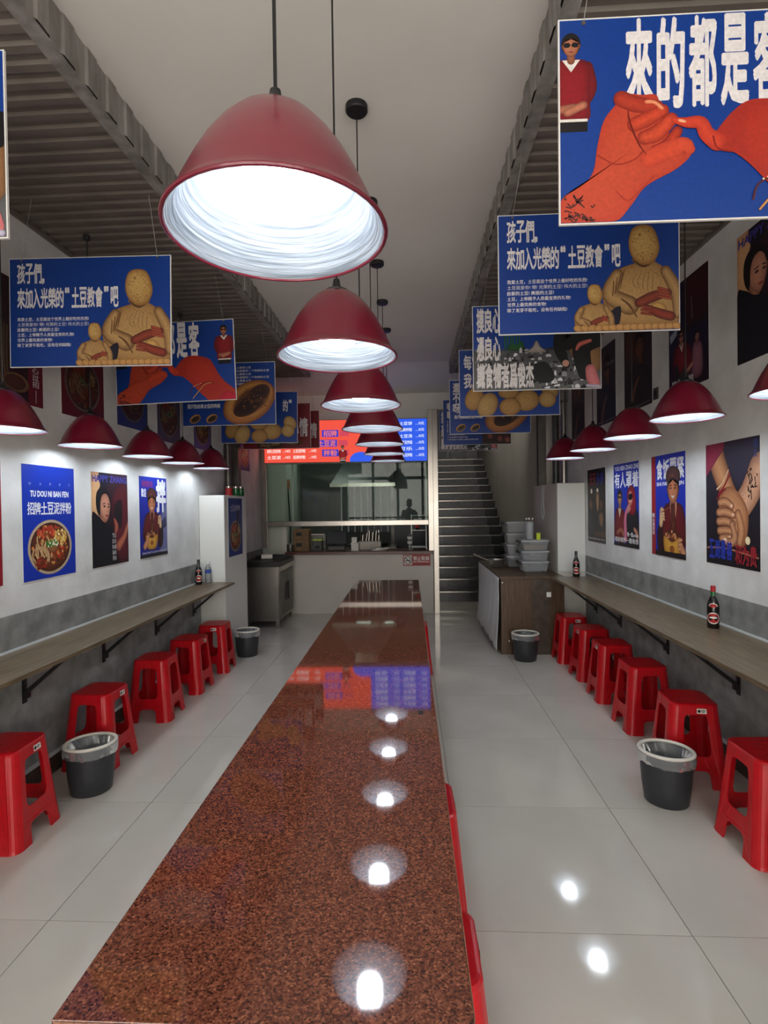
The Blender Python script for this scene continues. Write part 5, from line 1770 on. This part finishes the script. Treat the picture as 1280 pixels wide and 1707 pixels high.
# clear storage tubs
def tub(x, y, z, w, d, h, label, fill=None):
    t = thing('storage_tub', label, 'container', (x, y, z), group='clear tubs on the cupboard')
    b = MB()
    k = 0.86
    pts0 = [(-w / 2 * k, -d / 2 * k), (w / 2 * k, -d / 2 * k), (w / 2 * k, d / 2 * k), (-w / 2 * k, d / 2 * k)]
    pts1 = [(-w / 2, -d / 2), (w / 2, -d / 2), (w / 2, d / 2), (-w / 2, d / 2)]
    vs = [(p[0], p[1], 0.001) for p in pts0] + [(p[0], p[1], h * 0.86) for p in pts1]
    b.add(vs, [(3, 2, 1, 0)] + [(i, (i + 1) % 4, (i + 1) % 4 + 4, i + 4) for i in range(4)])
    b.build('tub_body', M['clear'], t, bevel=0.012)
    MB().box(-w / 2 - 0.006, -d / 2 - 0.006, h * 0.86, w / 2 + 0.006, d / 2 + 0.006, h - 0.001).build('lid', M['lid'], t, bevel=0.004)
    MB().box(w / 2 + 0.007, -d / 2 + 0.02, h * 0.7, w / 2 + 0.012, d / 2 - 0.02, h - 0.004).build('clip', M['black'], t)
    for sy in (-1, 1):
        MB().box(-w / 2 - 0.03, sy * d * 0.3 - 0.03, h * 0.74, -w / 2 - 0.0065, sy * d * 0.3 + 0.03, h + 0.001).build('clip', M['black'], t, bevel=0.003)
    if fill:
        MB().box(-w / 2 * 0.8, -d / 2 * 0.8, 0.004, w / 2 * 0.8, d / 2 * 0.8, h * 0.6).build('contents', M[fill], t, bevel=0.01)
    return t


for k in range(3):
    tub(1.375, 5.93, 0.812 + k * 0.117, 0.29, 0.22, 0.117, ['clear tub at the bottom of the front stack', 'clear tub in the middle of the front stack', 'clear tub of brown packets on top of the front stack'][k], 'card' if k == 2 else None)
for k in range(4):
    tub(1.30, 6.42, 0.812 + k * 0.135, 0.29, 0.26, 0.135, ['clear tub at the bottom of the rear stack', 'second clear tub from the bottom of the rear stack', 'third clear tub from the bottom of the rear stack', 'topmost clear tub of the rear stack'][k], 'bin' if k == 0 else None)
t = thing('utensil_jug', 'clear jug of steel ladles standing on the front tubs', 'jug', (1.34, 5.95, 0.812 + 0.351))
MB().lathe([(0.0, 0.002), (0.045, 0.002), (0.055, 0.2), (0.053, 0.2), (0.043, 0.006), (0.0, 0.006)], 24).build('jug_body', M['clear'], t, smooth=True)
for k, (dx, dy) in enumerate(((-0.02, 0), (0.01, 0.015), (0.02, -0.015), (-0.005, -0.02))):
    MB().tube([(dx * 0.6, dy * 0.6, 0.01), (dx * 1.6, dy * 1.6, 0.225)], 0.004, 6).build('ladle_handle', M['steel'], t)
    MB().lathe([(0.0, 0.0), (0.016, 0.006), (0.02, 0.018), (0.016, 0.03), (0.0, 0.034)], 12, (dx * 1.6, dy * 1.6, 0.215)).build('ladle_end', M['steel'], t, smooth=True)
t = thing('lime_cup', 'yellow-green cup on the front stack of clear tubs', 'cup', (1.435, 5.93, 0.812 + 0.351))
MB().lathe([(0.0, 0.0), (0.022, 0.0), (0.027, 0.075), (0.025, 0.075), (0.02, 0.003), (0.0, 0.003)], 20).build('cup_body', M['lime'], t, smooth=True)

# pan and bowl
t = thing('saucepan', 'steel pan with long handle on the brown cupboard', 'pan', (1.03, 6.33, 0.812))
MB().lathe([(0.0, 0.0), (0.06, 0.0), (0.085, 0.03), (0.098, 0.09), (0.102, 0.095), (0.096, 0.092), (0.08, 0.032), (0.058, 0.005), (0.0, 0.005)], 28).build('pan_body', M['steel'], t, smooth=True)
MB().tube([(-0.09, 0.0, 0.085), (-0.16, 0.02, 0.11), (-0.26, 0.05, 0.155)], [0.01, 0.009, 0.012], 8).build('handle', M['steel'], t, smooth=True)
t = thing('hanging_cable', 'thin looped cable hanging on the side of the right cabinet', 'cable', (1.592, 6.25, 0))
pts = [(0, 0.10, 1.79), (-0.004, 0.12, 1.66), (-0.004, 0.16, 1.5), (-0.004, 0.1, 1.38), (-0.004, 0.03, 1.45), (-0.004, 0.06, 1.62), (-0.004, 0.0, 1.74), (-0.004, -0.1, 1.78)]
MB().tube(crom(pts, False, 6), 0.004, 6).build('cable_run', M['caulk'], t, smooth=True)

# ------------------------------------------------------------------ steel work cabinet, left
t = thing('steel_work_cabinet', 'stainless two-door cabinet with black top left of the hatch', 'cabinet', (0, 0, 0))
MB().box(-2.15, 6.66, 0.1, -1.69, 7.45, 0.8).build('body', M['steel'], t, bevel=0.003)
MB().box(-2.156, 6.64, 0.8, -1.665, 7.46, 0.865).build('black_top', M['black'], t, bevel=0.004)
for y0, y1 in ((6.68, 7.05), (7.06, 7.43)):
    d = MB().box(-1.69, y0, 0.13, -1.678, y1, 0.72).build('door', M['steel_d'], t, bevel=0.003)
    yy = y1 - 0.05 if y0 < 7 else y0 + 0.05
    MB().box(-1.678, yy - 0.012, 0.32, -1.66, yy + 0.012, 0.56).build('handle', M['black'], d)
MB().box(-1.69, 6.68, 0.73, -1.678, 7.43, 0.795).build('drawer', M['steel'], t, bevel=0.002)
for x in (-2.12, -1.72):
    for y in (6.7, 7.41):
        MB().box(x - 0.018, y - 0.018, 0.0, x + 0.018, y + 0.018, 0.1).build('leg', M['steel'], t)
MB().box(-2.12, 6.68, 0.1, -1.7, 7.43, 0.108).build('lower_shelf', M['steel_d'], t)
t = thing('paper_roll', 'white paper roll lying on the steel cabinet', 'roll', (-1.93, 6.98, 0.865 + 0.035))
b = MB()
b.tube([(-0.07, 0, 0), (0.07, 0.04, 0)], 0.034, 20)
b.build('roll_body', M['sticker'], t, smooth=True)
b = MB()
b.tube([(-0.072, -0.0006, 0), (0.072, 0.0406, 0)], 0.012, 12)
b.build('core', M['card'], t)
t = thing('serving_tray', 'shallow black tray on the steel cabinet', 'tray', (-1.9, 7.2, 0.865))
b = MB().box(-0.2, -0.13, 0.0, 0.2, 0.13, 0.008)
for q in (-1, 1):
    b.box(-0.2, q * 0.13 - 0.006, 0.0, 0.2, q * 0.13 + 0.006, 0.035)
    b.box(q * 0.2 - 0.006, -0.13, 0.0, q * 0.2 + 0.006, 0.13, 0.035)
b.build('tray_body', M['black'], t)

# ------------------------------------------------------------------ things on the hatch worktop
ZW = 0.906


def carton(x, y, z, w, d, h, lab):
    t = thing('cardboard_box', lab, 'box', (x, y, z))
    MB().box(-w / 2, -d / 2, 0, w / 2, d / 2, h).build('carton', M['card'], t, bevel=0.003)
    MB().box(-w / 2 - 0.001, -0.02, h - 0.03, w / 2 + 0.001, 0.02, h + 0.001).build('tape', M['orange'], t)
    MB().box(-w * 0.3, -d / 2 - 0.001, h * 0.35, w * 0.05, -d / 2, h * 0.7).build('stamp', M['ink'], t)


carton(-1.63, YK + 0.28, ZW, 0.25, 0.2, 0.17, 'lower cardboard box on the kitchen hatch worktop')
carton(-1.63, YK + 0.28, ZW + 0.172, 0.24, 0.19, 0.15, 'upper cardboard box on the kitchen hatch worktop')
t = thing('tea_tin', 'small olive tin beside the cardboard boxes', 'tin', (-1.385, YK + 0.2, ZW))
MB().box(-0.075, -0.05, 0, 0.075, 0.05, 0.15).build('tin_body', M['kdark'], t, bevel=0.008)
MB().box(-0.07, -0.045, 0.15, 0.07, 0.045, 0.17).build('lid', M['lime'], t, bevel=0.004)
MB().box(-0.03, -0.0515, 0.03, 0.04, -0.05, 0.08).build('label_patch', M['ink'], t)
t = thing('grey_canister', 'grey canister at the left end of the hatch worktop', 'canister', (-1.76, YK + 0.05, ZW))
MB().lathe([(0.0, 0.0), (0.05, 0.0), (0.052, 0.01), (0.052, 0.11), (0.0, 0.115)], 24).build('canister_body', M['steel_d'], t, smooth=True)
t = thing('wire_basket', 'wire basket of small packets on the olive tin', 'basket', (-1.4, YK + 0.36, ZW))
b = MB()
for k in range(7):
    x = -0.1 + k * 0.033
    b.box(x - 0.002, -0.06, 0, x + 0.002, -0.056, 0.24)
    b.box(x - 0.002, 0.056, 0, x + 0.002, 0.06, 0.24)
for z in (0.005, 0.12, 0.236):
    b.box(-0.1, -0.06, z - 0.003, 0.1, -0.056, z + 0.003)
    b.box(-0.1, 0.056, z - 0.003, 0.1, 0.06, z + 0.003)
    b.box(-0.102, -0.06, z - 0.003, -0.098, 0.06, z + 0.003)
    b.box(0.098, -0.06, z - 0.003, 0.102, 0.06, z + 0.003)
b.build('wire_frame', M['steel'], t)
t = thing('till', 'black point of sale till on the hatch worktop', 'till', (-1.1, YK + 0.24, ZW), (0, 0, 0.1))
MB().box(-0.13, -0.1, 0.0, 0.13, 0.12, 0.07).build('base', M['black'], t, bevel=0.01)
MB().tube([(0, 0.04, 0.06), (0, 0.05, 0.16)], 0.025, 12).build('neck', M['black'], t)
b = MB().box(-0.15, -0.012, 0.0, 0.15, 0.012, 0.2)
o = b.build('display', M['frame'], t, bevel=0.006)
o.location = (0, 0.02, 0.09)
o.rotation_euler = (-0.25, 0, 0)
t = thing('card_reader', 'small white payment box on a stand on the hatch worktop', 'card reader', (-0.81, YK + 0.1, ZW))
MB().box(-0.055, -0.03, 0.0, 0.055, 0.03, 0.02).build('base', M['sticker'], t, bevel=0.004)
MB().box(-0.055, -0.02, 0.02, 0.055, 0.02, 0.12).build('front_plate', M['sticker'], t, bevel=0.006)
MB().box(-0.045, -0.01, 0.12, 0.03, 0.01, 0.2).build('ticket', M['sticker'], t)
t = thing('cutlery_holder', 'rack of spoons and chopsticks on the hatch worktop', 'cutlery holder', (-0.6, YK + 0.3, ZW))
MB().box(-0.17, -0.07, 0.0, 0.17, 0.07, 0.13).build('holder_body', M['steel_d'], t, bevel=0.004)
rnd = random.Random(3)
for k in range(12):
    x, y = -0.14 + 0.025 * k, rnd.uniform(-0.04, 0.04)
    MB().tube([(x, y, 0.1), (x + rnd.uniform(-0.03, 0.03), y, rnd.uniform(0.22, 0.3))], 0.004, 5).build('cutlery_piece', M['steel' if k % 2 else 'card'], t)
t = thing('bottle_rack', 'white wire rack at the right end of the hatch worktop', 'rack', (0.14, YK + 0.33, ZW))
b = MB()
for sx in (-0.11, 0.11):
    for sy in (-0.09, 0.09):
        b.box(sx - 0.009, sy - 0.009, 0, sx + 0.009, sy + 0.009, 0.52)
b.build('uprights', M['white'], t)
for z in (0.03, 0.28, 0.5):
    MB().box(-0.12, -0.1, z, 0.12, 0.1, z + 0.012).build('shelf', M['white'], t)
t = thing('paper_cup_stack', 'stack of blue-patterned paper cups before the white rack', 'cups', (0.0, YK + 0.14, ZW))
for k in range(5):
    MB().lathe([(0.0, 0.0), (0.027, 0.0), (0.036, 0.09), (0.037, 0.094), (0.034, 0.09), (0.025, 0.004), (0, 0.004)], 20, (0, 0, k * 0.035)).build('paper_cup', M['sticker' if k % 2 else 'bag'], t, smooth=True)
t = thing('soda_can', 'dark drinks can with pink label in the white rack', 'can', (0.12, YK + 0.3, ZW + 0.2925))
MB().lathe([(0.0, 0.0), (0.028, 0.0), (0.032, 0.008), (0.032, 0.1), (0.026, 0.11), (0.0, 0.11)], 20).build('can_body', M['cola'], t, smooth=True)
MB().lathe([(0.0325, 0.03), (0.0325, 0.07)], 20, cap0=False, cap1=False).build('can_label', M['labelred'], t)
t = thing('white_packet', 'folded white packets lying on the hatch worktop', 'packets', (-0.42, YK + 0.12, ZW))
for k in range(4):
    o = MB().box(-0.06, -0.03, 0.0, 0.06, 0.03, 0.018).build('packet', M['sticker'], t, bevel=0.006)
    o.location = (0.05 * k - 0.08, 0.01 * k, 0.019 * (k % 2))
    o.rotation_euler = (0, 0, 0.4 * k)
# switch box and cable on the inner wall
t = thing('switch_box', 'orange-brown switch box with black cable inside the kitchen', 'switch', (-1.935, 8.2, 0))
MB().box(0.006, -0.06, 1.85, 0.05, 0.06, 2.0).build('box_body', M['orange'], t, bevel=0.005)
MB().box(0.05, -0.03, 1.89, 0.054, 0.03, 1.95).build('switch_face', M['card'], t)
MB().tube([(0.03, 0, 1.86), (0.04, 0.02, 1.5), (0.06, 0.0, 1.2), (0.05, 0, 1.0)], 0.01, 8).build('black_cable', M['black'], t)
t = thing('kitchen_riser', 'pair of white vertical ducts left inside the kitchen', 'duct', (-1.9, 8.0, 0))
MB().box(-0.025, -0.05, 0.0, 0.03, 0.0, 3.0).build('duct', M['white'], t)
MB().box(-0.025, -0.12, 0.0, 0.03, -0.08, 3.0).build('duct', M['white'], t)


# ------------------------------------------------------------------ the photographer (seen only as a reflection in the hatch glass)
def skin_mesh(name, joints, edges, root, m, parent, sub=1):
    me = bpy.data.meshes.new(name)
    me.from_pydata([j[0] for j in joints], edges, [])
    o = bpy.data.objects.new(name, me)
    COL.objects.link(o)
    o.parent = parent
    me.materials.append(m)
    md = o.modifiers.new('skin', 'SKIN')
    md.use_smooth_shade = True
    for i, j in enumerate(joints):
        sv = me.skin_vertices[0].data[i]
        r = j[1]
        sv.radius = r if isinstance(r, tuple) else (r, r)
        sv.use_root = (i == root)
    s2 = o.modifiers.new('sub', 'SUBSURF')
    s2.levels = sub
    s2.render_levels = sub
    return o


t = thing('person', 'person in dark clothes holding up a phone, seen mirrored in the hatch glass', 'person', (0.0, -0.42, 0))
J = [((0, -0.02, 0.92), (0.15, 0.11)), ((0, -0.02, 1.1), (0.13, 0.1)), ((0, -0.02, 1.3), (0.15, 0.11)), ((0, -0.02, 1.42), (0.07, 0.065)), ((0, 0.0, 1.5), 0.052),
     ((-0.17, -0.02, 1.38), 0.06), ((-0.24, 0.04, 1.16), 0.048), ((-0.09, 0.22, 1.36), 0.034),
     ((0.17, -0.02, 1.38), 0.06), ((0.24, 0.04, 1.16), 0.048), ((0.09, 0.22, 1.36), 0.034),
     ((-0.1, -0.02, 0.85), 0.09), ((-0.11, 0.0, 0.48), 0.062), ((-0.11, -0.03, 0.1), 0.045), ((-0.12, 0.12, 0.045), 0.04),
     ((0.1, -0.02, 0.85), 0.09), ((0.11, 0.0, 0.48), 0.062), ((0.11, -0.03, 0.1), 0.045), ((0.12, 0.12, 0.045), 0.04)]
Ed = [(0, 1), (1, 2), (2, 3), (3, 4), (2, 5), (5, 6), (6, 7), (2, 8), (8, 9), (9, 10), (0, 11), (11, 12), (12, 13), (13, 14), (0, 15), (15, 16), (16, 17), (17, 18)]
skin_mesh('body', J, Ed, 0, M['jacket'], t, 2)
b = MB()
prof = [(0.0, -0.12), (0.035, -0.115), (0.058, -0.08), (0.07, -0.03), (0.075, 0.02), (0.07, 0.07), (0.05, 0.105), (0.0, 0.12)]
b.lathe(prof, 20, (0, 0.02, 1.62), 1.0, 1.2)
b.lathe([(0.0, -0.02), (0.012, -0.015), (0.014, 0.0), (0.006, 0.03), (0.0, 0.035)], 8, (0, 0.112, 1.61))
for q in (-1, 1):
    b.lathe([(0.0, -0.03), (0.012, -0.02), (0.014, 0.0), (0.01, 0.02), (0.0, 0.03)], 8, (q * 0.078, 0.02, 1.62), 0.6, 1.0)
hd = b.build('head', M['skin'], t, smooth=True)
MB().lathe([(0.08, -0.09), (0.088, -0.02), (0.086, 0.05), (0.07, 0.1), (0.04, 0.125), (0.0, 0.132)], 20, (0, -0.005, 1.63), 1.0, 1.15, cap0=False).build('hair', M['hair'], t, smooth=True)
for q in (-1, 1):
    MB().lathe([(0.0, -0.006), (0.009, 0.0), (0.0, 0.006)], 8, (q * 0.028, 0.104, 1.63)).build('eye', M['ink'], hd)
MB().lathe([(0.0, -0.004), (0.02, 0.0), (0.0, 0.004)], 8, (0, 0.098, 1.565), 1, 0.4).build('mouth', M['labelred'], hd)
for q in (-1, 1):
    base = Vector((q * 0.09, 0.225, 1.365))
    HJ = [(tuple(base), 0.03), (tuple(base + Vector((-q * 0.012, 0.03, 0.06))), (0.036, 0.016))]
    HE = [(0, 1)]
    for k in range(4):
        r0 = base + Vector((-q * (0.012 - 0.0), 0.035 , 0.075 + 0.0)) + Vector((q * 0.0, 0.0, 0.019 * k - 0.02))
        n0 = len(HJ)
        L_ = [0.03, 0.036, 0.034, 0.026][k]
        HJ += [(tuple(r0 + Vector((-q * 0.02, 0.012, 0.01))), 0.0085), (tuple(r0 + Vector((-q * (0.02 + L_), 0.02, 0.014))), 0.008), (tuple(r0 + Vector((-q * (0.03 + L_), 0.004, 0.014))), 0.0075)]
        HE += [(1, n0), (n0, n0 + 1), (n0 + 1, n0 + 2)]
    n0 = len(HJ)
    HJ += [(tuple(base + Vector((-q * 0.02, -0.002, 0.05))), 0.01), (tuple(base + Vector((-q * 0.045, -0.008, 0.085))), 0.009)]
    HE += [(0, n0), (n0, n0 + 1)]
    skin_mesh('hand', HJ, HE, 0, M['skin'], t, 1)
t = thing('phone', 'black phone held up by the mirrored person', 'phone', (0.0, -0.15, 1.45))
MB().box(-0.04, -0.005, -0.02, 0.04, 0.004, 0.09).build('phone_body', M['black'], t, bevel=0.003)
MB().box(-0.036, -0.0056, -0.015, 0.036, -0.005, 0.086).build('display', M['frame'], t)
